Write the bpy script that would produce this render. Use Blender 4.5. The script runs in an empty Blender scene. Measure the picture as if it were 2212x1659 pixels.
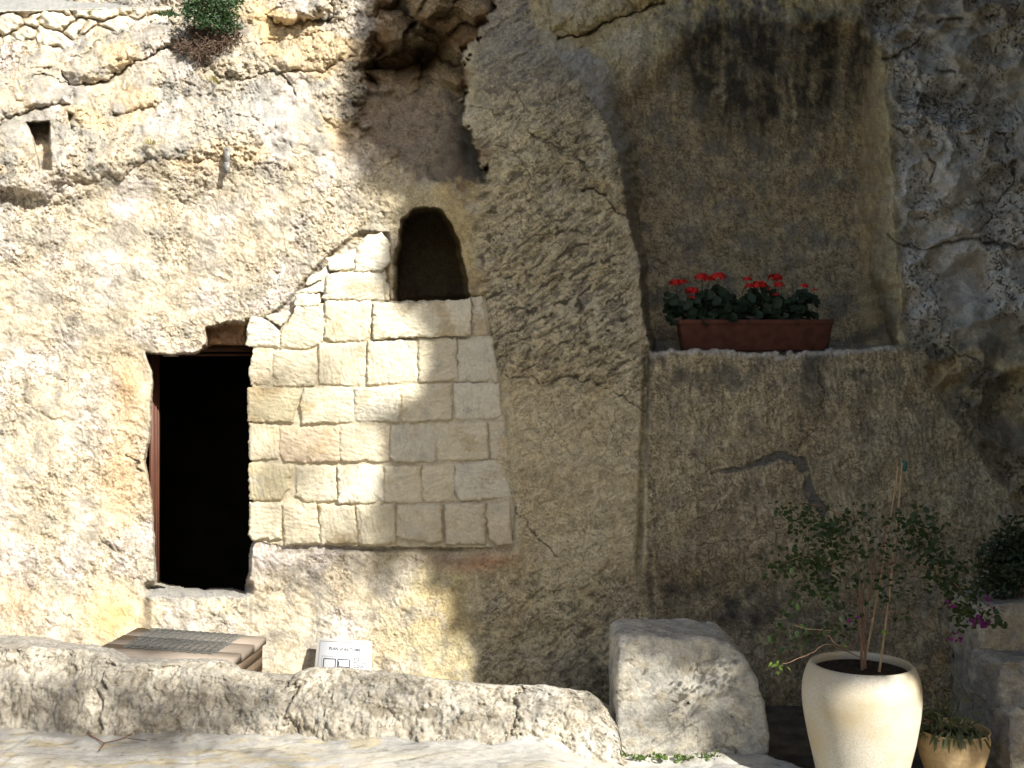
import bpy, math, random
import numpy as np
from mathutils import Vector, noise as mnoise

random.seed(7)
rng = np.random.default_rng(11)
scene = bpy.context.scene
C = scene.collection

# ------------------------------------------------------------------ camera, sky, sun, exposure
FPX, CX, CY = 2372.0, 1106.0, 829.5          # focal length and centre, in units of a 2212 x 1659 view of the photo
CAM = np.array([0.0, -8.5, 2.2])
cd = bpy.data.cameras.new("camera"); cam = bpy.data.objects.new("camera", cd); C.objects.link(cam)
cam.location = CAM; cam.rotation_euler = (math.pi / 2, 0, 0)
cd.sensor_width = 36.0; cd.lens = 36.0 * FPX / 2212.0; cd.clip_end = 500
scene.camera = cam

AZ, EL = math.radians(38), math.radians(35)
SUN = np.array([math.sin(AZ) * math.cos(EL), -math.cos(AZ) * math.cos(EL), math.sin(EL)])
w = bpy.data.worlds.new("World"); scene.world = w; w.use_nodes = True
nt = w.node_tree; nt.nodes.clear()
sky = nt.nodes.new("ShaderNodeTexSky"); sky.sky_type = 'NISHITA'; sky.sun_disc = False
sky.air_density = .9; sky.dust_density = 2.5; sky.ozone_density = .5; sky.sun_elevation = EL; sky.sun_rotation = math.atan2(SUN[0], SUN[1])
bg = nt.nodes.new("ShaderNodeBackground"); bg.inputs[1].default_value = 0.088
wo = nt.nodes.new("ShaderNodeOutputWorld")
nt.links.new(sky.outputs[0], bg.inputs[0]); nt.links.new(bg.outputs[0], wo.inputs[0])
ld = bpy.data.lights.new("sun", 'SUN'); ld.energy = 4.7; ld.angle = math.radians(0.55); ld.color = (1.0, 0.98, 0.94)
lo = bpy.data.objects.new("sun", ld); C.objects.link(lo); lo.location = SUN * 60
lo.rotation_euler = Vector(-SUN).to_track_quat('-Z', 'Y').to_euler()
scene.view_settings.view_transform = 'Standard'; scene.view_settings.look = 'None'
scene.view_settings.exposure = 1.15; scene.view_settings.gamma = 1.0

# ------------------------------------------------------------------ helpers
def at(px, py, D):
    """The point that the photo shows at (px, py), D metres in front of the camera."""
    px = np.asarray(px, float); py = np.asarray(py, float)
    return np.stack([(px - CX) / FPX * D, D - 8.5 + 0 * px, 2.2 - (py - CY) / FPX * D], -1)

def sstep(a, b, x):
    t = np.clip((x - a) / (b - a), 0, 1); return t * t * (3 - 2 * t)

_perm = np.random.default_rng(3).permutation(256).astype(np.int32)
_perm = np.concatenate([_perm, _perm, _perm])
_ang = np.linspace(0, 2 * np.pi, 256, endpoint=False)
_gx, _gy = np.cos(_ang).astype(np.float32), np.sin(_ang).astype(np.float32)

def perlin(x, y, seed=0):
    x = np.asarray(x, np.float32) + seed * 17.31; y = np.asarray(y, np.float32) - seed * 9.77
    xi = np.floor(x); yi = np.floor(y); xf = x - xi; yf = y - yi
    xi = xi.astype(np.int32) & 255; yi = yi.astype(np.int32) & 255
    u = xf * xf * xf * (xf * (xf * 6 - 15) + 10); v = yf * yf * yf * (yf * (yf * 6 - 15) + 10)
    def g(dx, dy):
        h = _perm[_perm[(xi + dx) & 255] + ((yi + dy) & 255)]
        return _gx[h] * (xf - dx) + _gy[h] * (yf - dy)
    a = g(0, 0); b = g(1, 0); c = g(0, 1); d = g(1, 1)
    return 1.5 * ((a + u * (b - a)) + v * ((c + u * (d - c)) - (a + u * (b - a))))

def fbm(x, y, o=4, seed=0, gain=.5):
    s = 0; a = 1.0
    for i in range(o):
        s = s + a * perlin(x * 2 ** i, y * 2 ** i, seed + i); a *= gain
    return s

def worley(x, y, seed=0):
    """F1, F2 distance and a random number per cell"""
    x = np.asarray(x, np.float32); y = np.asarray(y, np.float32)
    xi = np.floor(x).astype(np.int32); yi = np.floor(y).astype(np.int32)
    f1 = np.full(x.shape, 9, np.float32); f2 = f1.copy(); cid = np.zeros(x.shape, np.int32)
    for dx in (-1, 0, 1):
        for dy in (-1, 0, 1):
            h = _perm[_perm[(xi + dx + seed * 7) & 255] + ((yi + dy + seed * 13) & 255)]
            h2 = _perm[h + 91]
            d = np.hypot(xi + dx + .1 + .8 * h / 255. - x, yi + dy + .1 + .8 * h2 / 255. - y)
            near = d < f1
            f2 = np.where(near, f1, np.minimum(f2, d)); cid = np.where(near, h, cid); f1 = np.where(near, d, f1)
    return f1, f2, cid / 255.0

def sdf(poly, x, y):
    """distance to a polygon's edge, positive inside"""
    p = np.asarray(poly, np.float32); n = len(p)
    d = np.full(x.shape, 1e12, np.float32); ins = np.zeros(x.shape, bool)
    for i in range(n):
        ax, ay = p[i]; bx, by = p[(i + 1) % n]
        ex, ey = bx - ax, by - ay
        t = np.clip(((x - ax) * ex + (y - ay) * ey) / (ex * ex + ey * ey + 1e-9), 0, 1)
        d = np.minimum(d, (x - ax - ex * t) ** 2 + (y - ay - ey * t) ** 2)
        c = ((ay > y) != (by > y)) & (x < ex * (y - ay) / (ey if abs(ey) > 1e-9 else 1e-9) + ax)
        ins ^= c
    return np.where(ins, 1, -1) * np.sqrt(d)

def pdist(line, x, y):
    p = np.asarray(line, np.float32); d = np.full(x.shape, 1e12, np.float32)
    for i in range(len(p) - 1):
        ax, ay = p[i]; ex, ey = p[i + 1] - p[i]
        t = np.clip(((x - ax) * ex + (y - ay) * ey) / (ex * ex + ey * ey + 1e-9), 0, 1)
        d = np.minimum(d, (x - ax - ex * t) ** 2 + (y - ay - ey * t) ** 2)
    return np.sqrt(d)

def link(o, parent=None):
    C.objects.link(o)
    if parent is not None: o.parent = parent
    return o

def mesh(name, v, faces, mat=None, parent=None, col=None, smooth=True, uvless=True):
    """one mesh object from arrays; faces is an (n,4) or (n,3) array or a list of them"""
    me = bpy.data.meshes.new(name)
    v = np.asarray(v, np.float32).reshape(-1, 3)
    if not isinstance(faces, list): faces = [faces]
    faces = [np.asarray(f, np.int32) for f in faces if len(f)]
    loops = np.concatenate([f.ravel() for f in faces]); tot = np.concatenate([np.full(len(f), f.shape[1], np.int32) for f in faces])
    start = np.concatenate([[0], np.cumsum(tot)[:-1]]).astype(np.int32)
    me.vertices.add(len(v)); me.vertices.foreach_set("co", v.ravel())
    me.loops.add(len(loops)); me.loops.foreach_set("vertex_index", loops)
    me.polygons.add(len(tot)); me.polygons.foreach_set("loop_start", start); me.polygons.foreach_set("loop_total", tot)
    if smooth: me.polygons.foreach_set("use_smooth", np.ones(len(tot), bool))
    me.update(calc_edges=True)
    if col is not None:
        a = me.color_attributes.new("Col", 'FLOAT_COLOR', 'POINT')
        c = np.ones((len(v), 4), np.float32); c[:, :3] = np.asarray(col).reshape(-1, 3); a.data.foreach_set("color", c.ravel())
    if mat: me.materials.append(mat)
    return link(bpy.data.objects.new(name, me), parent)

def grid_faces(nr, nc, keep=None, wrap=False):
    i = np.arange(nr - 1)[:, None]; j = np.arange(nc if wrap else nc - 1)[None, :]
    j2 = (j + 1) % nc
    f = np.stack(np.broadcast_arrays(i * nc + j, (i + 1) * nc + j, (i + 1) * nc + j2, i * nc + j2), -1)
    if keep is not None: f = f[keep]
    return f.reshape(-1, 4)

class MB:
    """collects boxes, tubes and sheets that make ONE part"""
    def __init__(s): s.v = []; s.f4 = []; s.f3 = []; s.n = 0
    def add(s, v, f):
        v = np.asarray(v, float).reshape(-1, 3); f = np.asarray(f, int)
        (s.f4 if f.shape[1] == 4 else s.f3).append(f + s.n); s.v.append(v); s.n += len(v)
    def box(s, c, size, M=None, b=0.0):
        x, y, z = [k / 2 for k in size]
        v = np.array([(sx * x, sy * y, sz * z) for sz in (-1, 1) for sy in (-1, 1) for sx in (-1, 1)], float)
        f = [(0, 2, 3, 1), (4, 5, 7, 6), (0, 1, 5, 4), (2, 6, 7, 3), (0, 4, 6, 2), (1, 3, 7, 5)]
        if M is not None: v = v @ np.asarray(M).T
        s.add(v + np.asarray(c, float), f)
    def tube(s, pts, r, k=6):
        pts = np.asarray(pts, float); r = np.broadcast_to(np.asarray(r, float), (len(pts),)); rows = []
        for i, p in enumerate(pts):
            t = pts[min(i + 1, len(pts) - 1)] - pts[max(i - 1, 0)]; t = t / (np.linalg.norm(t) + 1e-9)
            a = np.cross(t, (0.13, .2, 1.0) if abs(t[2]) < .9 else (1.0, .1, 0)); a /= np.linalg.norm(a); b = np.cross(t, a)
            an = np.arange(k) * 2 * np.pi / k
            rows.append(p + r[i] * (np.cos(an)[:, None] * a + np.sin(an)[:, None] * b))
        n0 = s.n; s.add(np.concatenate(rows), grid_faces(len(pts), k, wrap=True))
    def build(s, name, mat, parent=None, smooth=False, col=None):
        fs = []
        if s.f4: fs.append(np.concatenate(s.f4))
        if s.f3: fs.append(np.concatenate(s.f3))
        return mesh(name, np.concatenate(s.v), fs, mat, parent, col, smooth)

def thing(name, label, cat, loc=(0, 0, 0), rz=0, group=None):
    o = bpy.data.objects.new(name, None); C.objects.link(o); o.location = loc; o.rotation_euler.z = rz; o.empty_display_size = .1
    o["label"] = label; o["category"] = cat
    if group: o["group"] = group
    bpy.context.view_layer.update()
    return o

def tag(o, label, cat, group=None):
    o["label"] = label; o["category"] = cat
    if group: o["group"] = group
    return o

def rel(o):
    """lets a part built in world coordinates sit under a thing whose Empty is not at the origin"""
    o.matrix_parent_inverse = o.parent.matrix_world.inverted(); return o

# ------------------------------------------------------------------ materials
def rock_mat(name, scale=60, bump=.5, dist=.006, var=.22, rough=.93, tint=None):
    m = bpy.data.materials.new(name); m.use_nodes = True; n = m.node_tree.nodes; L = m.node_tree.links
    b = n["Principled BSDF"]; b.inputs["Roughness"].default_value = rough; b.inputs["Specular IOR Level"].default_value = .25
    geo = n.new("ShaderNodeNewGeometry")
    def tex(s, d, r=.6):
        t = n.new("ShaderNodeTexNoise"); t.inputs["Scale"].default_value = s; t.inputs["Detail"].default_value = d; t.inputs["Roughness"].default_value = r
        L.new(geo.outputs["Position"], t.inputs["Vector"]); return t
    t1 = tex(scale, 8, .74); t2 = tex(scale * .22, 3)
    if tint is None:
        c = n.new("ShaderNodeVertexColor"); c.layer_name = "Col"; csock = c.outputs[0]
    else:
        c = n.new("ShaderNodeRGB"); c.outputs[0].default_value = (*tint, 1); csock = c.outputs[0]
    mr = n.new("ShaderNodeMapRange"); mr.inputs[1].default_value = .3; mr.inputs[2].default_value = .7
    mr.inputs[3].default_value = 1 - var; mr.inputs[4].default_value = 1 + var; L.new(t1.outputs[0], mr.inputs[0])
    mr2 = n.new("ShaderNodeMapRange"); mr2.inputs[1].default_value = .3; mr2.inputs[2].default_value = .7
    mr2.inputs[3].default_value = 1 - var * .6; mr2.inputs[4].default_value = 1 + var * .6; L.new(t2.outputs[0], mr2.inputs[0])
    mu = n.new("ShaderNodeMath"); mu.operation = 'MULTIPLY'; L.new(mr.outputs[0], mu.inputs[0]); L.new(mr2.outputs[0], mu.inputs[1])
    vm = n.new("ShaderNodeVectorMath"); vm.operation = 'SCALE'; L.new(csock, vm.inputs[0]); L.new(mu.outputs[0], vm.inputs["Scale"])
    L.new(vm.outputs[0], b.inputs["Base Color"])
    bp = n.new("ShaderNodeBump"); bp.inputs["Strength"].default_value = bump; bp.inputs["Distance"].default_value = dist
    L.new(t1.outputs[0], bp.inputs["Height"]); L.new(bp.outputs[0], b.inputs["Normal"])
    return m

def plain(name, rgb, rough=.7, spec=.3, noise=0.0, scale=30, bump=0.0, stretch=(1, 1, 1), trans=0):
    m = bpy.data.materials.new(name); m.use_nodes = True; n = m.node_tree.nodes; L = m.node_tree.links
    b = n["Principled BSDF"]; b.inputs["Roughness"].default_value = rough; b.inputs["Specular IOR Level"].default_value = spec
    b.inputs["Base Color"].default_value = (*rgb, 1)
    if noise or bump:
        tc = n.new("ShaderNodeTexCoord"); mp = n.new("ShaderNodeMapping"); mp.inputs["Scale"].default_value = stretch
        t = n.new("ShaderNodeTexNoise"); t.inputs["Scale"].default_value = scale; t.inputs["Detail"].default_value = 5
        L.new(tc.outputs["Object"], mp.inputs[0]); L.new(mp.outputs[0], t.inputs["Vector"])
        if noise:
            r = n.new("ShaderNodeValToRGB"); r.color_ramp.elements[0].position = .3; r.color_ramp.elements[1].position = .7
            r.color_ramp.elements[0].color = (*[c * (1 - noise) for c in rgb], 1); r.color_ramp.elements[1].color = (*[min(1, c * (1 + noise)) for c in rgb], 1)
            L.new(t.outputs[0], r.inputs[0]); L.new(r.outputs[0], b.inputs["Base Color"])
        if bump:
            bp = n.new("ShaderNodeBump"); bp.inputs["Strength"].default_value = bump; bp.inputs["Distance"].default_value = .01
            L.new(t.outputs[0], bp.inputs["Height"]); L.new(bp.outputs[0], b.inputs["Normal"])
    if trans:
        tr = n.new("ShaderNodeBsdfTranslucent"); tr.inputs[0].default_value = (rgb[0] * 1.6, rgb[1] * 1.6, rgb[2] * .8, 1)
        mx = n.new("ShaderNodeMixShader"); mx.inputs[0].default_value = trans
        L.new(b.outputs[0], mx.inputs[1]); L.new(tr.outputs[0], mx.inputs[2]); L.new(mx.outputs[0], n["Material Output"].inputs[0])
    return m

M_ROCK = rock_mat("limestone", 60, 1.0, .014, .34)
M_BLOCK = rock_mat("dressed_stone", 60, .6, .006, .16)
M_PAVE = rock_mat("worn_paving", 45, .4, .004, .18)
M_DARK = plain("shade_black_rock", (.02, .017, .013), .95, .1, .3, 4)  # near-black colour stands in for the darkness of the chamber

# ------------------------------------------------------------------ cliff: depth of the rock face over the view, real metres
def lerp(a, b, t): return a + (b - a) * t
STEP = 2.2
def axis(a, b, lo, hi):
    core = np.arange(a, b + .1, STEP); out = [core]; s, x, l = STEP, a, []
    while x > lo: s *= 1.03; x -= s; l.append(x)
    r = []; s, x = STEP, core[-1]
    while x < hi: s *= 1.03; x += s; r.append(x)
    return np.concatenate([l[::-1], core, r]).astype(np.float32)
ax = axis(-30, 2242, -1500, 3600); ay = axis(-30, 1500, -1500, 1540)
P, Q = np.meshgrid(ax, ay); U, V = P / 279.0, Q / 279.0
W1 = fbm(U * 3, V * 3, 3, 1); W2 = fbm(U * 3, V * 3, 3, 2)
Wf1 = fbm(U * 11, V * 11, 3, 3); Wf2 = fbm(U * 11, V * 11, 3, 4)
Pj, Qj = P + 7 * W1 + 4 * Wf1, Q + 7 * W2 + 4 * Wf2
def blob(cx, cy, rx, ry, soft=1.0):
    return np.exp(-(((Pj - cx) / rx) ** 2 + ((Qj - cy) / ry) ** 2) * soft)

tx = np.array([-1500, -300, 0, 250, 500, 750, 1000, 1150, 1385, 1700, 1950, 2212, 2600, 3600.])
ty = np.array([-1500, 0, 150, 260, 350, 410, 440, 600, 750, 1000, 1250, 1400, 1470, 1560.])
T = np.array([
    [4.0, 4.0, 4.0, 4.0, 3.8, 3.2, 3.0, 2.5, 2.3, 2.0, 1.6, 1.2, 0.2, -2.5],
    [1.3, 1.3, 1.3, 1.15, .80, .50, .45, .34, .48, .46, .30, .20, -.6, -3.0],
    [.62, .62, .62, .55, .40, .30, .28, .16, .30, .34, .16, .08, -.7, -3.0],
    [.18, .18, .18, .20, .16, .14, .12, .04, .10, .16, .05, .00, -.8, -3.0],
    [-.03, -.03, -.03, -.02, .00, .05, .05, -.02, -.02, .05, .0, -.05, -.8, -3.0],
    [-.04, -.04, -.04, .02, .03, .03, .03, -.03, -.05, .0, -.02, -.08, -.9, -3.0],
    [.06, .06, .06, .04, .03, .02, .02, -.03, -.07, -.02, -.04, -.10, -.9, -3.0],
    [.03, .03, .03, .02, .02, .02, .0, -.06, -.12, -.1, -.10, -.16, -.9, -3.0],
    [0, 0, 0, 0, 0, 0, 0, -.06, -.15, -.22, -.22, -.24, -1., -3.0],
    [-.05, -.05, -.05, -.02, 0, 0, 0, -.06, -.14, -.20, -.22, -.26, -1., -3.0],
    [-.10, -.10, -.10, -.06, -.03, -.02, -.03, -.06, -.10, -.15, -.2, -.28, -1., -3.0],
    [-.30, -.30, -.30, -.22, -.12, -.08, -.08, -.08, -.08, -.10, -.2, -.3, -1., -3.0],
    [-.65, -.65, -.65, -.45, -.2, -.14, -.12, -.1, -.08, -.08, -.2, -.3, -1., -3.0],
    [-.8, -.8, -.8, -.6, -.3, -.2, -.15, -.1, -.08, -.08, -.2, -.3, -1., -3.0]])
def table(P, Q):
    j = np.clip(np.searchsorted(tx, P) - 1, 0, len(tx) - 2); i = np.clip(np.searchsorted(ty, Q) - 1, 0, len(ty) - 2)
    a = (P - tx[j]) / (tx[j + 1] - tx[j]); b = (Q - ty[i]) / (ty[i + 1] - ty[i])
    a = a * .6 + .4 * a * a * (3 - 2 * a); b = b * .6 + .4 * b * b * (3 - 2 * b)
    return lerp(lerp(T[i, j], T[i, j + 1], a), lerp(T[i + 1, j], T[i + 1, j + 1], a), b)
Y = table(P + 30 * W1, Q + 12 * W2).astype(np.float32)

# masks of the main zones
left = 1 - sstep(700, 1010, P)
EQ = [-400, 30, 97, 150, 200, 260, 307, 360, 417, 463, 500, 553, 752]
EX = [1080, 1134, 1164, 1230, 1267, 1304, 1320, 1340, 1347, 1354, 1364, 1379, 1398]
FX = [1120, 1180, 1270, 1345, 1362, 1368, 1372, 1376, 1380, 1384, 1388, 1398, 1412]
Ex, Fx = np.interp(Qj, EQ, EX), np.interp(Qj, EQ, FX)
tl = np.clip((Pj - Ex) / (Fx - Ex), 0, 1); tl = lerp(tl ** .55, sstep(0, 1, tl), .25)
RQ = [-400, 50, 95, 147, 207, 300, 450, 553, 650, 760]
RX = [1790, 1858, 1885, 1908, 1915, 1918, 1925, 1936, 1942, 1944]
RF = [20, 30, 35, 42, 50, 55, 60, 62, 45, 12]
Rx, Rf = np.interp(Qj, RQ, RX), np.interp(Qj, RQ, RF)
tr = 1 - np.clip((Pj - (Rx - Rf)) / Rf, 0, 1) ** .8
top = np.interp(Pj, [1200, 1300, 1420, 1475, 1542, 1608, 1708, 1758, 1808, 1858, 1900], [170, 120, 85, 67, 43, 30, 43, 40, 37, 48, 60])
tt = sstep(0, 1, (Qj - top) / np.interp(P, [1250, 1400, 1500, 1580], [190, 130, 55, 28]))
Lx = np.interp(P, [1380, 1410, 1500, 1600, 1700, 1760, 1850, 1950], [762, 757, 752, 757, 762, 756, 750, 744]) + 5 * Wf1 + 2 * Wf2
tb = 1 - sstep(-2.5, 2.5, Q - Lx)
niche = tl * tr * tt * tb
pillar = sstep(1000, 1060, Pj) * (1 - sstep(0, 20, Pj - np.where(Q < 752, Ex, 1395)))
rrock = sstep(0, 30, Pj - np.where(Q < 745, Rx, 1944 + (Q - 745) * .7))
rwall = sstep(0, 6, P - 1395) * sstep(-4, 4, Q - Lx) * (1 - .6 * rrock)

# relief shared by all rock
big = fbm(U * 1.1, V * 1.1, 3, 10)
med = fbm(U * 5, V * 5, 4, 20)
pit = fbm(U * 16 + .5 * Wf1, V * 13 + .5 * Wf2, 3, 30)
fin = fbm(U * 42, V * 36, 2, 40)
def strokes(ang, la, lb, seed, warp=.5):
    c, s = math.cos(ang), math.sin(ang)
    a, b = (U * c + V * s) / la, (-U * s + V * c) / lb
    return perlin(a + warp * W1, b + warp * Wf1, seed) + .5 * perlin(a * 2.1 + warp * W2, b * 2.1 + warp * Wf2, seed + 1)
f1, f2, cid = worley(U * 6 + .5 * W1 + .16 * Wf1, V * 6.5 + .5 * W2 + .16 * Wf2, 1)
crk = np.exp(-((f2 - f1) / .05) ** 2)                 # fracture network
g1, g2, cid2 = worley(U * 14 + .6 * W1 + .35 * Wf1, V * 12 + .6 * W2 + .35 * Wf2, 2)
fcrk = np.exp(-((g2 - g1) / .09) ** 2)
h1, h2, cid3 = worley(U * 2.3 + .35 * W1, V * 3.4 - U * .9 + .35 * W2, 3)   # boulders

sl_pil = strokes(math.radians(-33), .16, .035, 60)
sl_ver = strokes(math.radians(82), .22, .03, 64)
sl_dia = strokes(math.radians(24), .14, .03, 68)
def squig(f, ang, stretch, seed, wdt=.085, thr=.0):
    c, s = math.cos(ang), math.sin(ang)
    a, b = (U * c + V * s) * f / stretch, (-U * s + V * c) * f
    n = perlin(a + .9 * Wf1 + 1.5 * W1, b + .9 * Wf2 + 1.5 * W2, seed) + .35 * perlin(a * 2.3 + W2, b * 2.3 + Wf1, seed + 1)
    return np.exp(-(n / wdt) ** 2) * sstep(thr - .25, thr + .25, perlin(a * .8 + 5, b * .8 - 3, seed + 2))
sq_iso = np.maximum(squig(9, .3, 1.3, 150, .06), np.maximum(squig(18, -.6, 1.8, 154, .085, -.1), .95 * squig(31, .6, 1.9, 158, .12, -.12)))
sq_dia = np.maximum(squig(11, math.radians(-32), 2.6, 162, .11), squig(22, math.radians(-36), 2.6, 166, .13))
sq_ver = np.maximum(squig(9, math.radians(80), 3.0, 170, .09), squig(20, math.radians(84), 3.0, 174, .12))
sq_big = squig(3.2, math.radians(50), 1.5, 178, .045, -.05)
def peck(f, ang, stretch, seed, lo=.36, hi=.6):
    c, s = math.cos(ang), math.sin(ang); a, b = (U * c + V * s) * f / stretch, (-U * s + V * c) * f
    return sstep(lo, hi, perlin(a + .5 * Wf1 + .6 * W1, b + .5 * Wf2 + .6 * W2, seed) + .25 * perlin(a * 2.7, b * 2.7, seed + 1))
pk_l = np.maximum(np.maximum(peck(27, 1.15, 2.3, 200), peck(23, .45, 2.4, 203, .42, .66)), .8 * peck(44, .9, 2.0, 206))
pk_p = np.maximum(peck(24, math.radians(-30), 3.0, 209, .28, .55), .8 * peck(40, math.radians(-36), 2.6, 212, .3, .55))
pk_v = np.maximum(peck(22, math.radians(80), 3.2, 215, .34, .6), .8 * peck(38, math.radians(76), 2.6, 218, .34, .6))
upper = left * (1 - sstep(330, 440, Q + .12 * P - 40))      # weathered rock above the ledge on the left

Y += .065 * big * (1 - .6 * niche)
amp_pit = .35 + .75 * left + .9 * upper
Y += .022 * med * (.7 + 1.2 * upper + .8 * rrock)
patch = sstep(-.3, .35, fbm(U * 1.6, V * 1.6, 3, 90))      # some areas smoother, some pecked
Y += amp_pit * (.0075 * pit + .0055 * np.abs(pit) + .0032 * fin) * (.3 + .95 * patch)
Y += left * .004 * fcrk * patch + .019 * sq_iso * (left * (.1 + .6 * patch) * (1 + .5 * upper) + .25 * niche + .35 * (1 - left) * (1 - .7 * rrock))
pmod = .45 + .55 * sstep(-.35, .35, fbm(U * 2.3, V * 2.3, 3, 221))
Y += left * (1 - upper) * (.003 * sl_dia + .0085 * pk_l * pmod) + .009 * upper * pk_l * pmod + pillar * .006 * pk_p + rwall * .006 * pk_v + niche * .005 * np.maximum(pk_p, pk_v)
Y += .02 * upper * sq_big + .012 * upper * np.abs(med)
Y += rrock * (.04 * sq_big + .22 * np.abs(fbm(U * 1.9 + .4 * V, V * 2.2, 3, 182)))
Y += pillar * (.011 * sl_pil * sstep(0, 350, Q) * (1 - .6 * sstep(790, 860, Q)) + .005 * sl_ver * sstep(790, 860, Q))
Y += rwall * (.007 * sl_ver + .004 * sl_pil + .006 * sq_ver + .004 * sq_iso)
Y += (1 - left) * (1 - sstep(120, 260, Q)) * (1 - rrock) * (.012 * pit + .006 * np.abs(fin))
Y += pillar * .009 * np.where(Q < 820, sq_dia, .6 * sq_iso)

# centre recess with tumbled rocks above a sloping hollow
REC = [(788, -500), (1075, -500), (1075, -20), (1040, 60), (1012, 120), (1000, 180), (1008, 260), (1036, 320), (1074, 388), (1000, 397), (900, 404), (850, 372), (800, 328), (757, 290), (752, 240), (772, 190), (766, 130), (788, 60)]
dr = sdf(REC, Pj + 12 * Wf1 + 2 * fin, Qj + 9 * Wf2)
rec = sstep(0, 1, dr / np.where(P < 900, 38., np.where(Q > 370, 20., 7.)))
k1, k2, kid = worley(P / 105. + .35 * W1 + .2, Q / 75. + .35 * W2, 5)
rocks = (k1 - .45) * .55 + .25 * (kid - .5)
tq = sstep(165, 215, Qj)
recY = lerp(.52 + rocks * 1.3 + .012 * pit + .012 * sq_iso + .02 * med, np.interp(Q, [150, 215, 300, 370, 400], [.50, .44, .30, .12, .0]), tq) + .01 * pit + .012 * med
recY = recY + (1 - tq) * .16 * np.abs(perlin(U * 3.1 + .8 * V + .4 * W1, V * 6.5 - U * 1.5 + .4 * W2, 230)) + .05 * tq * np.abs(perlin(U * 3 + .4 * W1, V * 5 + .4 * W2, 231)) * sstep(395, 350, Q) + .5 * blob(915, 118, 48, 50)
Y = lerp(Y, np.maximum(Y, recY), rec)
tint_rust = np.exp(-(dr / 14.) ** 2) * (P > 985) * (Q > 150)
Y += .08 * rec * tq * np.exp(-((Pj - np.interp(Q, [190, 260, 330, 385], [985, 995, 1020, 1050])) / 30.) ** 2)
# overhanging boulder at the very top
Y -= .45 * sstep(0, 25, sdf([(860, -300), (990, -300), (975, 20), (930, 62), (900, 76), (875, 40)], Pj, Qj))

# arched window
ARCH = [(846, 660), (850, 560), (857, 500), (869, 465), (893, 449), (925, 445), (956, 455), (979, 478), (993, 520), (1004, 575), (1018, 640), (1020, 660)]
da = sdf(ARCH, P + 3.5 * Wf1 + 4 * W1, Q + 3 * Wf2 + 3 * W2)
Y += 1.1 * sstep(0, 1, da / np.where(P < 885, 17., 4.))
# recessed bay on the right
Yb = .47 + .11 * sstep(90, 380, Q) + .010 * sq_iso + .018 * med + .006 * pit + .004 * sl_dia + .03 * big
Y = lerp(Y, Yb, niche)
# the right-hand wall stands forward of the pillar
eg = np.interp(Q, [700, 752, 900, 1000, 1200, 1260, 1400], [1404, 1404, 1400, 1395, 1388, 1382, 1375]) + 2 * Wf1
fade = sstep(735, 760, Q) * (1 - sstep(1190, 1290, Q))
Y += fade * (-.10 * sstep(-3, 3, P - eg) * (1 - .5 * sstep(0, 500, P - eg)) + .07 * np.exp(-((P - eg + 7) / 6) ** 2))
# the little rock-cut hole, top left
Y += .40 * sstep(0, 5, sdf([(57, 262), (108, 260), (110, 300), (111, 340), (113, 368), (83, 371), (79, 340), (70, 305)], P + 2 * Wf1, Q + 2 * Wf2))
Y += .12 * sstep(0, 8, sdf([(142, 238), (160, 240), (158, 282), (146, 285), (147, 262)], Pj, Qj))
Y += .10 * sstep(0, 14, sdf([(238, 232), (265, 238), (262, 255), (240, 258)], Pj, Qj))

# overhanging ledges: rock above the line stands out and ends sharply below it
def ledge(line, amp, reach, lip=4.0):
    global Y
    xs = np.array([a for a, b in line], float); ys = np.array([b for a, b in line], float)
    yy = np.interp(P, xs, ys) + 4 * Wf1 + 2.5 * Wf2
    inside = sstep(xs[0] - 25, xs[0] + 5, P) * (1 - sstep(xs[-1] - 5, xs[-1] + 25, P))
    d = yy - Q
    Y -= amp * inside * np.where(d > 0, np.exp(-d / reach), 0) * sstep(0, lip, d)
    Y += .4 * amp * inside * np.exp(-np.abs(d + 4) / 6) * (d < 0)
gate = .35 + .9 * sstep(-.3, .3, fbm(U * 4, V * 4, 2, 186))
def lump(poly, h, soft):
    global Y
    d = sdf(poly, Pj + 5 * Wf1, Qj + 5 * Wf2); Y -= h * np.where(d > 0, 1 - np.exp(-d / soft), 0)
    Y += .25 * h * np.exp(-(d / 4) ** 2) * (d < 0)
lump([(-80, 150), (0, 150), (80, 142), (130, 160), (160, 196), (150, 222), (60, 244), (0, 262), (-80, 290)], 0.150, 17.7)
lump([(70, 160), (200, 108), (290, 56), (350, 45), (384, 74), (380, 104), (330, 116), (250, 158), (180, 188), (120, 172)], 0.185, 20.9)
lump([(236, 246), (250, 196), (300, 152), (332, 142), (352, 165), (350, 226), (300, 236)], 0.081, 12.9)
lump([(440, 150), (480, 98), (560, 96), (640, 82), (750, 60), (764, 125), (700, 150), (600, 156), (500, 168)], 0.116, 17.7)
lump([(578, 34), (620, 6), (700, -20), (724, 22), (684, 46), (604, 52)], 0.231, 12.9)
lump([(-80, 300), (60, 290), (200, 330), (330, 262), (480, 246), (574, 268), (582, 288), (540, 334), (433, 349), (410, 340), (367, 346), (337, 341), (283, 360), (257, 386), (233, 377), (187, 392), (133, 411), (100, 433), (73, 429), (33, 417), (-80, 417)], 0.058, 11.3)
lump([(600, 232), (660, 222), (740, 208), (760, 250), (720, 330), (640, 330), (600, 300)], 0.046, 24.1)
lump([(1990, 330), (2090, 250), (2160, 300), (2170, 420), (2100, 450), (2010, 430)], .10, 30)
lump([(1960, 60), (2100, 60), (2150, 130), (2060, 200), (1960, 160)], .08, 30)
lump([(2060, 455), (2100, 432), (2136, 455), (2120, 500), (2070, 505)], .07, 12)
lump([(1960, 480), (2010, 470), (2030, 510), (1980, 540)], .05, 12)
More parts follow.
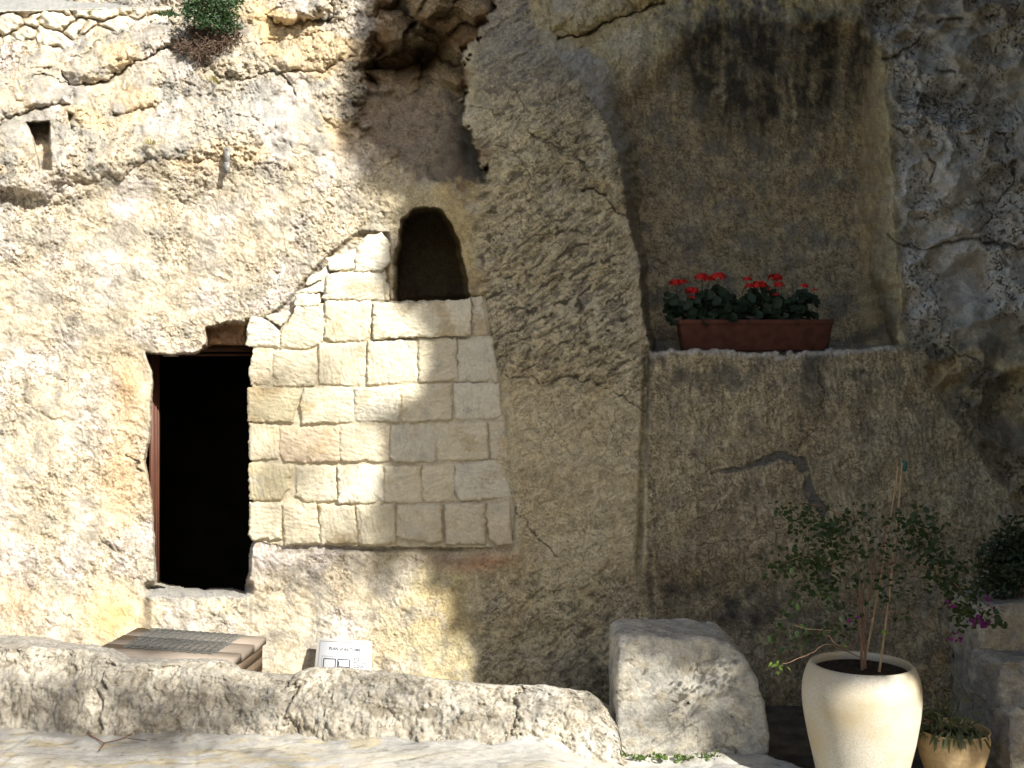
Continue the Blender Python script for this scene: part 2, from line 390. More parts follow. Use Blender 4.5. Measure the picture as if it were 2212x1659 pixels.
lump([(1950, 200), (2050, 210), (2060, 290), (1980, 320), (1945, 280)], .05, 20)
lump([(60, 770), (210, 800), (225, 870), (205, 885), (150, 905), (90, 903), (50, 860)], .03, 14)

CRACKS = [
    ([(1144, 286), (1192, 306), (1240, 326), (1267, 354), (1274, 388)], 2.0, .02), ([(1274, 204), (1276, 250), (1240, 313)], 1.6, .015),
    ([(1083, 170), (1124, 224), (1138, 286)], 1.6, .015), ([(1015, 231), (1083, 245), (1124, 232)], 1.6, .015), ([(1056, 313), (1110, 320), (1138, 381), (1144, 449), (1138, 520)], 1.6, .012),
    ([(1210, 74), (1246, 75), (1301, 54), (1382, 27), (1440, 4)], 5, .10), ([(1330, 870), (1322, 930), (1340, 990)], 1.5, .012), ([(1160, 900), (1210, 930), (1240, 985)], 1.3, .01),
    ([(1090, 816), (1164, 820), (1220, 813), (1277, 820), (1330, 850), (1370, 873), (1394, 890)], 2.0, .03),
    ([(1110, 1095), (1140, 1120), (1164, 1160), (1200, 1200)], 3.0, .02),
    ([(1140, 283), (1167, 300), (1197, 317), (1237, 330), (1262, 352)], 2.0, .03),
    ([(1304, 430), (1325, 448), (1347, 463)], 2.2, .03), ([(1263, 413), (1285, 405), (1300, 425)], 6, .08),
    ([(1762, 786), (1770, 830), (1772, 886)], 2.5, .03), ([(1772, 900), (1742, 953), (1720, 975)], 2.0, .02),
    ([(1410, 935), (1450, 975), (1500, 990), (1542, 1020)], 1.8, .02),
    ([(2195, 350), (2188, 400), (2152, 440)], 4, .06), ([(2068, 443), (2108, 437), (2138, 460), (2125, 497)], 2.5, .04),
    ([(1915, 507), (1952, 533), (2008, 540)], 4, .05), ([(2021, 52), (2050, 46), (2081, 42)], 5, .07),
    ([(1905, 130), (1930, 126), (1945, 112), (1985, 85)], 4, .06), ([(2025, 150), (2061, 152)], 5, .06), ([(2150, 285), (2175, 300), (2180, 330)], 7, .08),
    ([(1998, 330), (2020, 350), (2010, 390)], 4, .05), ([(1925, 270), (1955, 285)], 7, .08), ([(2005, 540), (2060, 520), (2120, 512), (2212, 540)], 6, .06),
    ([(2040, 745), (2080, 770), (2120, 785)], 3, .04), ([(2070, 860), (2110, 885), (2140, 920), (2160, 925)], 2.2, .03),
    ([(1255, 275), (1270, 320), (1262, 352), (1240, 330)], 1.2, .01),
    ([(640, 205), (630, 190), (610, 165)], 5, .06), ([(410, 1285), (432, 1305), (420, 1320)], 1.5, .02),
    ([(125, 1300), (140, 1330), (160, 1336)], 2, .02), ([(215, 1160), (235, 1178), (250, 1190)], 4, .03),
    ([(193, 1235), (205, 1250)], 2, .02), ([(275, 980), (300, 1000), (305, 1015)], 4, .04), ([(1480, 1190), (1530, 1175), (1600, 1165), (1640, 1160)], 1.5, .015),
    ([(1500, 1130), (1540, 1110), (1575, 1100)], 2, .02), ([(1420, 830), (1440, 860), (1450, 900)], 1.5, .012)]
crackm = np.zeros_like(P); n_c = perlin(U * 6, V * 6, 190)
for line, wd, dep in CRACKS:
    xs, ys = [a for a, b in line], [b for a, b in line]
    r = slice(max(np.searchsorted(ay, min(ys) - 30), 0), np.searchsorted(ay, max(ys) + 30)); c = slice(np.searchsorted(ax, min(xs) - 30), np.searchsorted(ax, max(xs) + 30))
    d = pdist(line, Pj[r, c] + 5 * Wf2[r, c], Qj[r, c] - 5 * Wf1[r, c]) / (wd * (.55 + .5 * np.clip(n_c[r, c], -.8, 1)))
    m = np.exp(-d ** 2); Y[r, c] += .7 * dep * m; crackm[r, c] = np.maximum(crackm[r, c], m)
MCR = [(1540, 1022), (1575, 1016), (1630, 1003), (1682, 984), (1708, 992), (1728, 994), (1742, 1026), (1752, 1070), (1775, 1104)]
dm = pdist(MCR, P + 3 * Wf1, Q + 3 * Wf2) / (np.interp(P, [1530, 1600, 1720, 1780], [4, 7, 10, 11]) * (1 + .5 * perlin(U * 9, V * 9, 191) + .3 * Wf1))
mort = (1 - sstep(.7, 1.15, dm)) * sstep(-.55, .0, perlin(U * 8, V * 8, 192) + .15 + .2 * Wf1); Y = Y + .02 * mort

lump([(1262, 352), (1285, 330), (1318, 318), (1345, 400), (1352, 458), (1325, 445), (1300, 412), (1274, 392)], .06, 12)
lump([(1190, 60), (1246, 74), (1301, 53), (1382, 26), (1450, -10), (1400, -120), (1200, -120)], .10, 18)
lump([(1276, 205), (1272, 255), (1242, 312), (1195, 300), (1146, 280), (1128, 226), (1160, 190)], .025, 14)
# masonry stands in a shallow cut; rock goes back a little behind it
MAS = [(532, 690), (560, 700), (612, 660), (700, 560), (775, 500), (838, 505), (840, 650), (1048, 640), (1062, 720), (1080, 800), (1092, 900), (1103, 1000), (1113, 1100), (1106, 1190), (532, 1190), (532, 700)]
dmas = sdf(MAS, P, Q)
Y += .07 * sstep(-6, 6, dmas)
Y -= .02 * np.exp(-((dmas + 14) / 10) ** 2) * (P > 900)
# doorway: sill, recess over its right half, then the opening itself
Y += .22 * sstep(0, 10, sdf([(443, 702), (485, 690), (545, 694), (545, 760), (430, 765), (446, 740)], Pj, Qj))
sill = sstep(305, 330, P) * (1 - sstep(535, 550, P))
Y += sill * (np.interp(Q + 3 * Wf1, [1255, 1268, 1290, 1320, 1400], [0, .30, -.10, -.10, -.02]) * sstep(1250, 1262, Q))
DOOR = [(313, 760), (320, 786), (328, 806), (327, 840), (323, 886), (323, 940), (311, 984), (311, 1003), (321, 1050), (328, 1106), (331, 1206), (334, 1264), (400, 1275), (443, 1280), (467, 1276), (503, 1277), (532, 1286), (541, 1239), (548, 1180), (552, 1170), (552, 744), (462, 742), (444, 751), (424, 760), (367, 765)]
dd = sdf(DOOR, P + 2 * Wf1, Q + 2 * Wf2)
Y += .55 * sstep(0, 5, dd)
# left jamb: rough, orange, slightly proud lumps
Y -= .05 * np.exp(-(((Pj - 285) / 30) ** 2 + ((Qj - 835) / 30) ** 2))

# ---- colour of the stone: bedding tints, lichen, soot, rust, damp, painted light and shade
def col3(r, g, b): return np.array([r, g, b], np.float32)
base = np.empty(P.shape + (3,), np.float32); base[:] = col3(.53, .45, .275)
def tint(c, m):
    global base
    base = base + (col3(*c) - base) * np.clip(m, 0, 1)[..., None]
n1, n2, n3 = fbm(U * 2.2, V * 2.2, 4, 70), fbm(U * 4.5, V * 4.5, 4, 75), fbm(U * 9, V * 9, 3, 80)
tint((.60, .53, .40), sstep(-.1, .6, n1) * .8)
tint((.50, .38, .20), sstep(.05, .7, -n1) * (.7 - .5 * left)); base *= 1 - (1 - left)[..., None] * col3(0, .01, .10); base *= 1 + left[..., None] * col3(0, .012, .21)  # yellower in the shaded part, whiter on the sunlit left, by colour
tint((.40, .36, .29), sstep(.15, .7, n2) * .6)
dirt = sstep(.15, .9, pit * .8 + .35 * n3)
tint((.30, .22, .12), dirt * (.55 - .2 * left))
tint((.16, .12, .07), sq_iso * (.42 + .42 * left * (patch - .25) + .15 * upper) * (1 - .6 * rrock)); tint((.26, .19, .11), fcrk * .12); tint((.22, .165, .10), left * pk_l * pmod * .62)
lich = sstep(.05, .45, n2 + .5 * n3 + .25 * n1)
tint((.27, .25, .21), np.clip(lich + .25, 0, 1) * upper * .85)
tint((.30, .27, .21), lich * left * (1 - upper) * .55)
tint((.56, .42, .24), upper * sstep(.15, .6, fbm(U * 1.5 - V, V * 2.5, 3, 85)) * .75)
tint((.62, .44, .21), blob(590, 60, 35, 50) * .9)
tint((.22, .15, .07), upper * sq_big * .8)
tint((.62, .52, .33), pillar * .55); tint((.60, .495, .31), rwall * .5 * (1 - .6 * sstep(1700, 2050, P)))
# pillar: grey in the chisel strokes
gp = sstep(.0, .65, sl_pil + .4 * n3)
tint((.13, .115, .09), pillar * gp * (.25 + .5 * np.exp(-((Q - 640) / 190.) ** 2) * sstep(1060, 1160, P) + .45 * (1 - sstep(80, 300, Q))) * (1 - .65 * sstep(800, 850, Q)))
tint((.085, .07, .045), pillar * pk_p * (.6 + .35 * np.exp(-((Q - 640) / 200.) ** 2))); tint((.10, .08, .05), rwall * pk_v * .7); tint((.11, .09, .06), niche * np.maximum(pk_v, .7 * pk_p) * .5)
tint((.085, .07, .045), pillar * np.where(Q < 830, np.maximum(sq_dia, .6 * sq_iso) * .6, sq_iso * .4))
tint((.22, .21, .19), pillar * (1 - sstep(120, 260, Q)) * .5)
tint((.33, .32, .29), sstep(.05, .3, tl) * (1 - sstep(.75, 1, tl)) * sstep(60, 130, Q) * (1 - sstep(380, 560, Q)) * .8)
tint((.12, .11, .09), sstep(.02, .2, tl) * (1 - sstep(.9, 1.0, tl)) * sstep(330, 480, Q) * .8)  # pillar's receding side darkened, its shade put into the colour
tint((.56, .46, .30), np.exp(-((P - Ex + 12) / 14.) ** 2) * (Q < 760) * (Q > 400) * .6)
tint((.60, .50, .315), pillar * sstep(815, 860, Q + .12 * (1240 - P)) * (1 - sstep(1180, 1280, Q)) * .6); tint((.57, .475, .30), sstep(0, 8, P - 1398) * sstep(800, 960, Q) * (1 - sstep(1150, 1260, Q)) * (1 - sstep(1560, 1800, P)) * .45)  # lower pillar and near wall coloured paler, partly to lift their shade
# recess: ochre rock, with the hollow's shade put into its colour
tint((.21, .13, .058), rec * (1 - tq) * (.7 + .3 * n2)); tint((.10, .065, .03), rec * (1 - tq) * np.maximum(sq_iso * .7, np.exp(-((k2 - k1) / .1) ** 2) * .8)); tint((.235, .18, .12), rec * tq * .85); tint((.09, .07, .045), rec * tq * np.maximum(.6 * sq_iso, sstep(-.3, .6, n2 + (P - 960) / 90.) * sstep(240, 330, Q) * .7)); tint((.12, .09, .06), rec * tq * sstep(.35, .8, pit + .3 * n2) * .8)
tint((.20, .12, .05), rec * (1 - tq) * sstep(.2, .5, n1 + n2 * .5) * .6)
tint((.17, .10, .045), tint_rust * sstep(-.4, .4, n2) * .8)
# the bay: warm light coloured onto its right side, soot streaks down from its top edge
tint((.42, .33, .20), niche * .7); tint((.20, .165, .11), niche * sstep(.05, .7, sl_ver + .5 * n2) * .6); tint((.10, .085, .055), niche * np.maximum(sq_iso * .7, sq_ver * .7 * (Q < 420)))
tint((.22, .20, .16), niche * sstep(-.05, .6, n2 + .3 * sl_dia) * .6)
tint((.50, .38, .20), niche * sstep(1840, 1880, P) * .8)
stk = perlin(P / 26. + .4 * W1, Q / 300., 95) + .6 * perlin(P / 11. + .4 * W1, Q / 120., 96)
gaps = np.exp(-((Pj - 1705 + .06 * Q) / 11) ** 2) + np.exp(-((Pj - 1836 + .1 * Q) / 13) ** 2)
reach = np.interp(P, [1440, 1500, 1580, 1640, 1720, 1790, 1860, 1890], [190, 260, 310, 325, 300, 270, 250, 190])
soot = sstep(1425, 1500, P) * (1 - sstep(1868, 1895, P + .1 * Q - 20)) * (1 - sstep(-90, 50, Q - reach + 60 * stk)) * sstep(-35, 5, Q - top)
soot = np.clip(soot * (1 - .9 * np.clip(gaps, 0, 1)) * sstep(-.9, 0, stk + .5 * n3 + .4), 0, 1)
tint((.035, .031, .025), soot * (.5 + .42 * sstep(-.7, .3, stk + .9 * n3 - .5 * sq_ver)))
tint((.15, .145, .13), sstep(1380, 1500, P) * (1 - sstep(1700, 1780, P)) * (1 - sstep(20, 90, Q)) * sstep(-.2, .5, n2 + n3) * .8)
tint((.13, .12, .10), niche * sstep(560, 740, Q) * sstep(-.4, .5, n2) * .6)
# right-hand rock: whiter, open dark joints
tint((.56, .53, .47), rrock * (1 - sstep(640, 800, Q)) * .92)
tint((.10, .09, .07), rrock * (.95 * sq_big + .95 * squig(5, .75, 3.0, 194, .15, .2) + .5 * sstep(.75, 1.1, n2 + .7 * n3)) * .9)
tint((.42, .31, .17), rrock * sstep(.2, .6, -n2) * .4)
# wall below the bay
tint((.48, .385, .24), rwall * .6); tint((.11, .09, .055), rwall * np.maximum(sq_ver * .8, sq_iso * .65)); tint((.17, .15, .11), rwall * sstep(.1, .7, sl_ver * .6 + n2 * .8 + .25) * .4)
tint((.10, .09, .07), rwall * sstep(.0, .6, n2 + .4 * stk) * (1 - sstep(770, 960, Q)) * .6)
tint((.10, .09, .07), np.exp(-((Pj - 1755) / 22.) ** 2) * sstep(740, 770, Q) * (1 - sstep(860, 960, Q)) * .6)
tint((.13, .11, .08), rrock * sstep(640, 760, Q) * sstep(-.5, .4, n1 + n2) * .7)
tint((.50, .47, .42), np.exp(-((Q - Lx - 7) / 6.) ** 2) * sstep(1395, 1410, P) * (1 - sstep(1900, 1960, P)) * .8)
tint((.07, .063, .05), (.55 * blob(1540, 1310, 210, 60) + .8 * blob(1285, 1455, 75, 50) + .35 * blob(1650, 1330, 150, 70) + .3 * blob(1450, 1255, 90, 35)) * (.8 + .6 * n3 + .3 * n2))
tint((.42, .22, .12), blob(1040, 1215, 70, 22) * .8); tint((.30, .22, .17), blob(960, 1205, 60, 18) * .7)
# ochre and rust left of the door and at its foot
tint((.50, .33, .16), blob(275, 840, 40, 60) * .8); tint((.54, .36, .19), blob(265, 1010, 45, 120) * .7); tint((.50, .35, .14), blob(250, 1335, 60, 55) * .85)
tint((.55, .36, .2), blob(60, 1390, 70, 25) * .5); tint((.55, .36, .2), blob(30, 1300, 30, 50) * .4)
tint((.22, .11, .045), sstep(0, 10, sdf([(440, 702), (485, 690), (545, 694), (545, 760), (430, 765), (446, 740)], Pj, Qj)) * .85)  # brown rock over the door, with its recess shade in the colour
tint((.32, .31, .28), sill * sstep(1262, 1270, Q) * (1 - sstep(1288, 1300, Q)) * .8)
tint((.25, .24, .21), blob(395, 1300, 30, 14) * .7)
tint((.42, .40, .36), blob(520, 250, 110, 60) * .5)
tint((.06, .05, .035), crackm * .8)
tint((.13, .122, .108), mort * (.9 + .1 * n3))
tint((.11, .085, .05), pillar * sq_big * .7)
tint((.10, .085, .06), rec * tq * sstep(920, 1040, P + .35 * (Q - 300)) * .75)  # shade at the right of the hollow, painted in
tint((.05, .045, .035), np.exp(-((dm - .85) / .2) ** 2) * sstep(-.3, .4, perlin(U * 10, V * 10, 193)) * .7)
tint((.08, .06, .035), sstep(3, 14, da) * .85)  # inside of the arched window darkened, shade put into the colour
tint((.30, .2, .09), np.exp(-(((Pj - 1030) / 26) ** 2 + ((Qj - 610) / 30) ** 2)) * .7)

CP = at(P, Q, 8.5 + Y)
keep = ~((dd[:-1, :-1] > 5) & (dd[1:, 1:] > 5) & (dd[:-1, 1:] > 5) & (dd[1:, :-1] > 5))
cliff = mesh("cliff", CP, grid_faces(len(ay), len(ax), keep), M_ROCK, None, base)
cliff["kind"] = "structure"
_cliffD = 8.5 + Y
def cliff_depth(px, py):
    j = np.clip(np.searchsorted(ax, px), 0, len(ax) - 1); i = np.clip(np.searchsorted(ay, py), 0, len(ay) - 1)
    return _cliffD[i, j]

# the chamber behind the door: an unlit rock-cut room
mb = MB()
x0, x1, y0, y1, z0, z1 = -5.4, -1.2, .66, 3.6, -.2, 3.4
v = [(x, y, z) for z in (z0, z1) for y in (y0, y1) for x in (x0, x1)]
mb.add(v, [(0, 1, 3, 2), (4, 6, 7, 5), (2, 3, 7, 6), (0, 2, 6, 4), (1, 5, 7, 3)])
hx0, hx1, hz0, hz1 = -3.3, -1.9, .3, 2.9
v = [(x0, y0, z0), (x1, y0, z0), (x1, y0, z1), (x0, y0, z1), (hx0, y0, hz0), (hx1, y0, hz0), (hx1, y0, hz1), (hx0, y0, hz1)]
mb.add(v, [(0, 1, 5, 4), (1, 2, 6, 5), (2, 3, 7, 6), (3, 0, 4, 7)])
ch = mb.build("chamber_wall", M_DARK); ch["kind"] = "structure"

# ------------------------------------------------------------------ masonry infill between door and pillar
def Z1(pts): return [(501.5 + x * .2941, 501.5 + y * .2941) for x, y in pts]
def Z2(pts): return [(501.5 + x * .2941, 813.3 + y * .2941) for x, y in pts]
cream, white, buff, ochre, pink = (.55, .485, .345), (.57, .52, .40), (.53, .46, .325), (.47, .405, .26), (.49, .39, .27)
BL = [(Z1(p), c, h) for p, c, h in [
    ([(915, 120), (1000, 25), (1100, 10), (1160, 90), (1155, 230), (1095, 285), (905, 285)], white, .06),
    ([(690, 195), (905, 132), (890, 262), (720, 278)], white, .05), ([(555, 345), (690, 258), (705, 300), (690, 335), (550, 385)], white, .03),
    ([(470, 445), (700, 348), (680, 430)], white, .03), ([(462, 460), (640, 452), (640, 538), (470, 543)], white, .045),
    ([(702, 312), (1085, 292), (1115, 330), (1115, 498), (655, 488), (690, 440)], white, .06), ([(1122, 372), (1155, 380), (1150, 500), (1122, 500)], cream, .04),
    ([(140, 622), (240, 640), (343, 722), (340, 833), (110, 835), (108, 720)], white, .055),
    ([(460, 572), (480, 556), (675, 552), (675, 800), (590, 835), (560, 852), (357, 848), (365, 722), (420, 645)], cream, .055),
    ([(687, 512), (1018, 507), (1023, 790), (850, 800), (740, 800), (682, 770)], cream, .06),
    ([(1762, 482), (1830, 462), (1880, 750), (1772, 763)], white, .045), ([(250, 615), (415, 582), (420, 600), (350, 690)], white, .03),
    ([(155, 872), (293, 867), (288, 1050), (278, 1108), (137, 1118), (127, 1020)], buff, .05), ([(305, 872), (600, 877), (618, 1000), (600, 1118), (470, 1132), (312, 1128), (302, 1000)], buff, .055),
    ([(640, 827), (975, 822), (980, 1088), (940, 1128), (642, 1108), (637, 1000)], cream, .05), ([(997, 807), (1348, 788), (1353, 1093), (1002, 1122), (990, 1080)], cream, .055),
    ([(1372, 778), (1640, 772), (1652, 1088), (1372, 1093)], cream, .05), ([(1662, 787), (1915, 768), (1938, 900), (1943, 1093), (1667, 1093)], white, .045),
    ([(120, 1142), (493, 1157), (480, 1240), (440, 1388), (120, 1388)], ochre, .055), ([(525, 1152), (878, 1142), (883, 1383), (860, 1398), (512, 1398), (502, 1270)], cream, .05),
    ([(907, 1152), (1228, 1142), (1223, 1388), (1110, 1383), (922, 1388), (897, 1320)], white, .055), ([(1242, 1132), (1608, 1112), (1613, 1368), (1252, 1393)], cream, .05),
    ([(1632, 1112), (1963, 1117), (1968, 1350), (1940, 1363), (1642, 1368)], white, .045)]]
BL += [(Z2(p), c, h) for p, c, h in [
    ([(130, 347), (348, 362), (338, 600), (135, 613), (127, 560)], buff, .05), ([(352, 367), (778, 382), (788, 618), (600, 628), (387, 623), (347, 570)], pink, .06),
    ([(797, 367), (1148, 372), (1153, 610), (1110, 623), (797, 623)], buff, .05), ([(1172, 367), (1440, 352), (1498, 402), (1488, 618), (1200, 623), (1167, 590)], white, .05),
    ([(1512, 347), (1868, 342), (1873, 603), (1517, 618)], cream, .05), ([(1887, 342), (2003, 337), (2023, 500), (2018, 600), (1902, 603)], cream, .045),
    ([(125, 642), (438, 657), (410, 830), (350, 903), (130, 903)], ochre, .055), ([(472, 662), (753, 657), (763, 908), (540, 918), (472, 870)], cream, .05),
    ([(777, 667), (1103, 652), (1113, 908), (1080, 923), (782, 928)], white, .055), ([(1122, 662), (1378, 662), (1393, 928), (1127, 923)], cream, .05),
    ([(1402, 657), (1618, 647), (1638, 908), (1430, 923), (1402, 890)], cream, .045), ([(1642, 647), (2000, 612), (2033, 632), (2053, 883), (1680, 913), (1637, 820)], white, .05),
    ([(130, 927), (358, 932), (358, 1188), (140, 1198), (127, 1150)], cream, .06), ([(367, 947), (608, 937), (633, 1100), (643, 1223), (392, 1238)], buff, .055),
    ([(642, 947), (898, 952), (913, 1223), (652, 1233)], cream, .055), ([(912, 952), (1188, 942), (1203, 1223), (927, 1233)], cream, .055),
    ([(1212, 952), (1528, 942), (1543, 1208), (1450, 1218), (1300, 1193), (1212, 1178)], cream, .06), ([(1562, 937), (1853, 932), (1863, 1228), (1567, 1233)], cream, .055),
    ([(1877, 932), (2038, 927), (2053, 1228), (1940, 1238), (1892, 1180), (1867, 1000)], buff, .05)]]
SILL = Z1([(1035, 527), (1140, 522), (1400, 516), (1600, 503), (1755, 492), (1755, 755), (1500, 763), (1040, 783)])

mas = thing("masonry_wall", "cut stone block infill wall with stepped broken top, right of the dark doorway", "stone wall", tuple(at(540, 1190, 8.5)))
def masonry(name, polys, box, hmort, mask_poly=None, step=1.5):
    gx = np.arange(box[0], box[2], step, dtype=np.float32); gy = np.arange(box[1], box[3], step, dtype=np.float32)
    p, q = np.meshgrid(gx, gy); u, v = p / 279., q / 279.
    wa, wb = fbm(u * 16, v * 16, 3, 110), fbm(u * 16, v * 16, 3, 113)
    pj, qj = p + 2.6 * wa, q + 2.6 * wb
    n_, fi = fbm(u * 6, v * 6, 3, 120), fbm(u * 30, v * 30, 3, 124)
    dep = hmort + .006 * fbm(u * 20, v * 20, 3, 128) + 0 * p
    col = np.empty(p.shape + (3,), np.float32); col[:] = (.47, .41, .29)
    inside = np.full(p.shape, -1e9, np.float32)
    for k, (poly, c, h) in enumerate(polys):
        a = np.array(poly); x0, y0 = a.min(0) - 8; x1, y1 = a.max(0) + 8
        r = slice(np.searchsorted(gy, y0), np.searchsorted(gy, y1)); cc = slice(np.searchsorted(gx, x0), np.searchsorted(gx, x1))
        if p[r, cc].size == 0: continue
        d = sdf(poly, pj[r, cc], qj[r, cc]); inside[r, cc] = np.maximum(inside[r, cc], d)
        R = random.Random(k * 31 + 5); g = (R.uniform(-.02, .02), R.uniform(-.02, .02)); mx, my = a.mean(0)
        d = d + 2.6; rnd = 1 - np.exp(-np.clip(d, 0, None) / 1.3)
        bo = .72 + .28 * (1 - np.exp(-np.clip(d, 0, None) / 22.))
        off = (R.random() * 30)
        ang = R.choice([.1, .35, -.3, 1.4]); ca, sa = math.cos(ang), math.sin(ang)
        tool = perlin((u[r, cc] * ca + v[r, cc] * sa) / .12 + off, (-u[r, cc] * sa + v[r, cc] * ca) / .018 + .6 * wa[r, cc], 140 + k % 5)
        hh = (.68 * h + .022 * sstep(1050, 1120, my)) * rnd * bo + rnd * (.007 * perlin(u[r, cc] * 8 + off, v[r, cc] * 8, 7) + .0034 * fi[r, cc] + .0036 * tool) + g[0] * (p[r, cc] - mx) / 60 + g[1] * (q[r, cc] - my) / 60
        chip = sstep(.35, .6, perlin(u[r, cc] * 11 + off, v[r, cc] * 11 + off, 9)) * np.exp(-np.clip(d, 0, None) / 9.)
        hh = hh - .022 * chip - .004 * np.exp(-(perlin(u[r, cc] * 9 + off, v[r, cc] * 14 - off, 15) / .06) ** 2) * sstep(.1, .4, perlin(u[r, cc] * 6 - off, v[r, cc] * 6, 16))
        m = sstep(-.4, .8, d)
        dep[r, cc] = lerp(dep[r, cc], hmort - np.maximum(hh, .004), m)
        cv = np.array(c) * R.uniform(.9, 1.06)
        st = np.clip(sstep(.1, .8, perlin(u[r, cc] * 5 + off, v[r, cc] * 5 - off, 11) + .35 * fi[r, cc]), 0, 1)
        ct = cv + (np.array((.40, .30, .16)) - cv) * (st * R.uniform(.25, .85))[..., None]
        gr = sstep(.25, .8, perlin(u[r, cc] * 7 - off, v[r, cc] * 7 + off, 13) + .4 * fi[r, cc])
        ct = ct + (np.array((.36, .34, .29)) - ct) * (gr * R.uniform(.1, .6))[..., None]
        ed = np.exp(-np.clip(d, 0, None) / 1.0) * .22
        ct = ct + (np.array((.30, .22, .12)) - ct) * ed[..., None]
        col[r, cc] = col[r, cc] + (ct - col[r, cc]) * m[..., None]
    K = None
    if mask_poly is not None:
        mm = np.maximum(sdf(mask_poly, pj, qj) + 1.0, inside + 2.4) > 0
        K = mm[:-1, :-1] & mm[1:, 1:] & mm[:-1, 1:] & mm[1:, :-1]
    return mesh(name, at(p, q, 8.5 + dep), grid_faces(len(gy), len(gx), K), M_BLOCK, mas, col)
MASK = [(546, 720), (590, 730), (622, 700), (642, 668), (700, 655), (700, 632), (712, 606), (722, 588), (772, 575), (780, 545), (800, 530), (828, 540), (834, 600), (834, 650), (1020, 648), (1050, 636), (1062, 715), (1082, 800), (1092, 900), (1104, 1000), (1114, 1100), (1108, 1180), (1070, 1182), (610, 1178), (546, 1166)]
rel(masonry("stonework", BL, (528, 496, 1122, 1196), .012, MASK))
rel(masonry("window_sill", [(SILL, (.57, .51, .37), .075)], (797, 638, 1024, 740), .0, [(p[0], p[1]) for p in SILL]))

# ------------------------------------------------------------------ ground: paving in front, lower bed on the right and behind
def sheet(name, xs, ys, zf, mat, colf, keepf=None):
    X, Yw = np.meshgrid(xs.astype(np.float32), ys.astype(np.float32)); Z = zf(X, Yw)
    K = None
    if keepf is not None:
        k = keepf(X, Yw); K = k[:-1, :-1] | k[1:, 1:] | k[:-1, 1:] | k[1:, :-1]
    o = mesh(name, np.stack([X, Yw, Z], -1), grid_faces(len(ys), len(xs), K), mat, None, colf(X, Yw)); o["kind"] = "structure"; return o
def prog(a, b, s, lo, hi):
    c = np.arange(a, b, s); l = []; r = []; d, x = s, a
    while x > lo: d *= 1.2; x -= d; l.append(x)
    d, x = s, c[-1]
    while x < hi: d *= 1.2; x += d; r.append(x)
    return np.concatenate([l[::-1], c, r])
def edge_x(yw):     # right-hand edge of the paving
    return np.interp(yw, [-9, -2.3, -1.9, -1.7, -1.6, -1.2, 0.5], [5, 2.2, 1.82, 1.60, 1.56, 1.5, 1.45])
def pz(x, y):
    e = edge_x(y) + .03 * fbm(x * 3, y * 3, 3, 201) - x
    z = .012 * fbm(x * 1.5, y * 1.5, 4, 205) + .004 * fbm(x * 11, y * 14, 3, 209)
    z = z - .115 * sstep(.15, .6, x) - .26 * sstep(-.98, -.88, x) * sstep(-1.2, -1.08, y)
    z = z + .03 * np.exp(-((y + 1.72) / .08) ** 2) * (.5 + fbm(x * 4, y * 4, 2, 211))
    a1, a2, _ = worley(x * 1.1 + .1 * fbm(x * 2, y * 2, 2, 3), y * 1.6, 9); z = z - .006 * np.exp(-((a2 - a1) / .02) ** 2)
    return z - .26 * (1 - sstep(-.03, .03, e))
def pcol(x, y):
    c = np.empty(x.shape + (3,), np.float32); c[:] = (.39, .365, .315)
    def t(cc, m):
        nonlocal c; c = c + (np.array(cc, np.float32) - c) * np.clip(m, 0, 1)[..., None]
    a, b, d = fbm(x * 1.3, y * 3.5, 4, 220), fbm(x * 4, y * 9, 3, 225), fbm(x * 16, y * 22, 2, 228)
    t((.43, .385, .29), sstep(0, .6, a) * .8); t((.34, .33, .30), sstep(.05, .6, -a) * .7); t((.24, .22, .18), sstep(.3, .8, b + .4 * d) * .6)
    t((.40, .33, .20), sstep(.2, .6, b - a) * (x < -.8) * .7)
    t((.16, .15, .12), sstep(.5, .75, d + .3 * b) * .5)
    a1, a2, _ = worley(x * 1.1 + .1 * fbm(x * 2, y * 2, 2, 3), y * 1.6, 9); t((.14, .13, .10), np.exp(-((a2 - a1) / .015) ** 2) * .3)
    t((.17, .145, .105), sstep(-1.15, -.95, y + .1 * b) * .85)  # trench behind the low wall: dirt, damp and painted shade
    e = edge_x(y) - x; t((.05, .045, .035), (1 - sstep(-.02, .01, e)) * .8)
    return c
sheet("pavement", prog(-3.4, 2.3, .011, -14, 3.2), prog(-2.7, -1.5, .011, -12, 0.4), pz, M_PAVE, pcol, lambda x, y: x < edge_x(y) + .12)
sheet("ground", prog(1.0, 4.6, .03, -40, 40), prog(-3, .2, .03, -40, 12), lambda x, y: -.27 + .02 * fbm(x * 2.5, y * 2.5, 4, 240) + .008 * fbm(x * 14, y * 14, 2, 244), M_ROCK,
      lambda x, y: np.array((.10, .085, .06), np.float32) * (1 + .5 * fbm(x * 6, y * 6, 3, 246))[..., None] + np.zeros(x.shape + (3,), np.float32))

# ------------------------------------------------------------------ low rock-cut wall in front
n_u, n_s = 760, 130
px_ = np.linspace(-420, 1346, n_u)
crest = np.interp(px_, [-420, 0, 100, 143, 200, 240, 333, 417, 467, 485, 500, 540, 567, 600, 622, 634, 667, 737, 870, 1004, 1095, 1114, 1170, 1268, 1298, 1318, 1330, 1338, 1346],
                  [1405, 1410, 1417, 1413, 1418, 1434, 1435, 1431, 1433, 1440, 1452, 1458, 1459, 1463, 1466, 1455, 1444, 1442, 1452, 1467, 1472, 1471, 1470, 1484, 1503, 1518, 1540, 1578, 1640])
footd = np.interp(px_, [-420, 0, 240, 430, 670, 900, 1240, 1322], [7.05, 7.0, 6.85, 6.86, 6.8, 6.72, 6.68, 6.70])
crest = crest + 2.0 * perlin(px_ / 40., 0 * px_, 300) + 1.2 * perlin(px_ / 13., 0 * px_, 301)
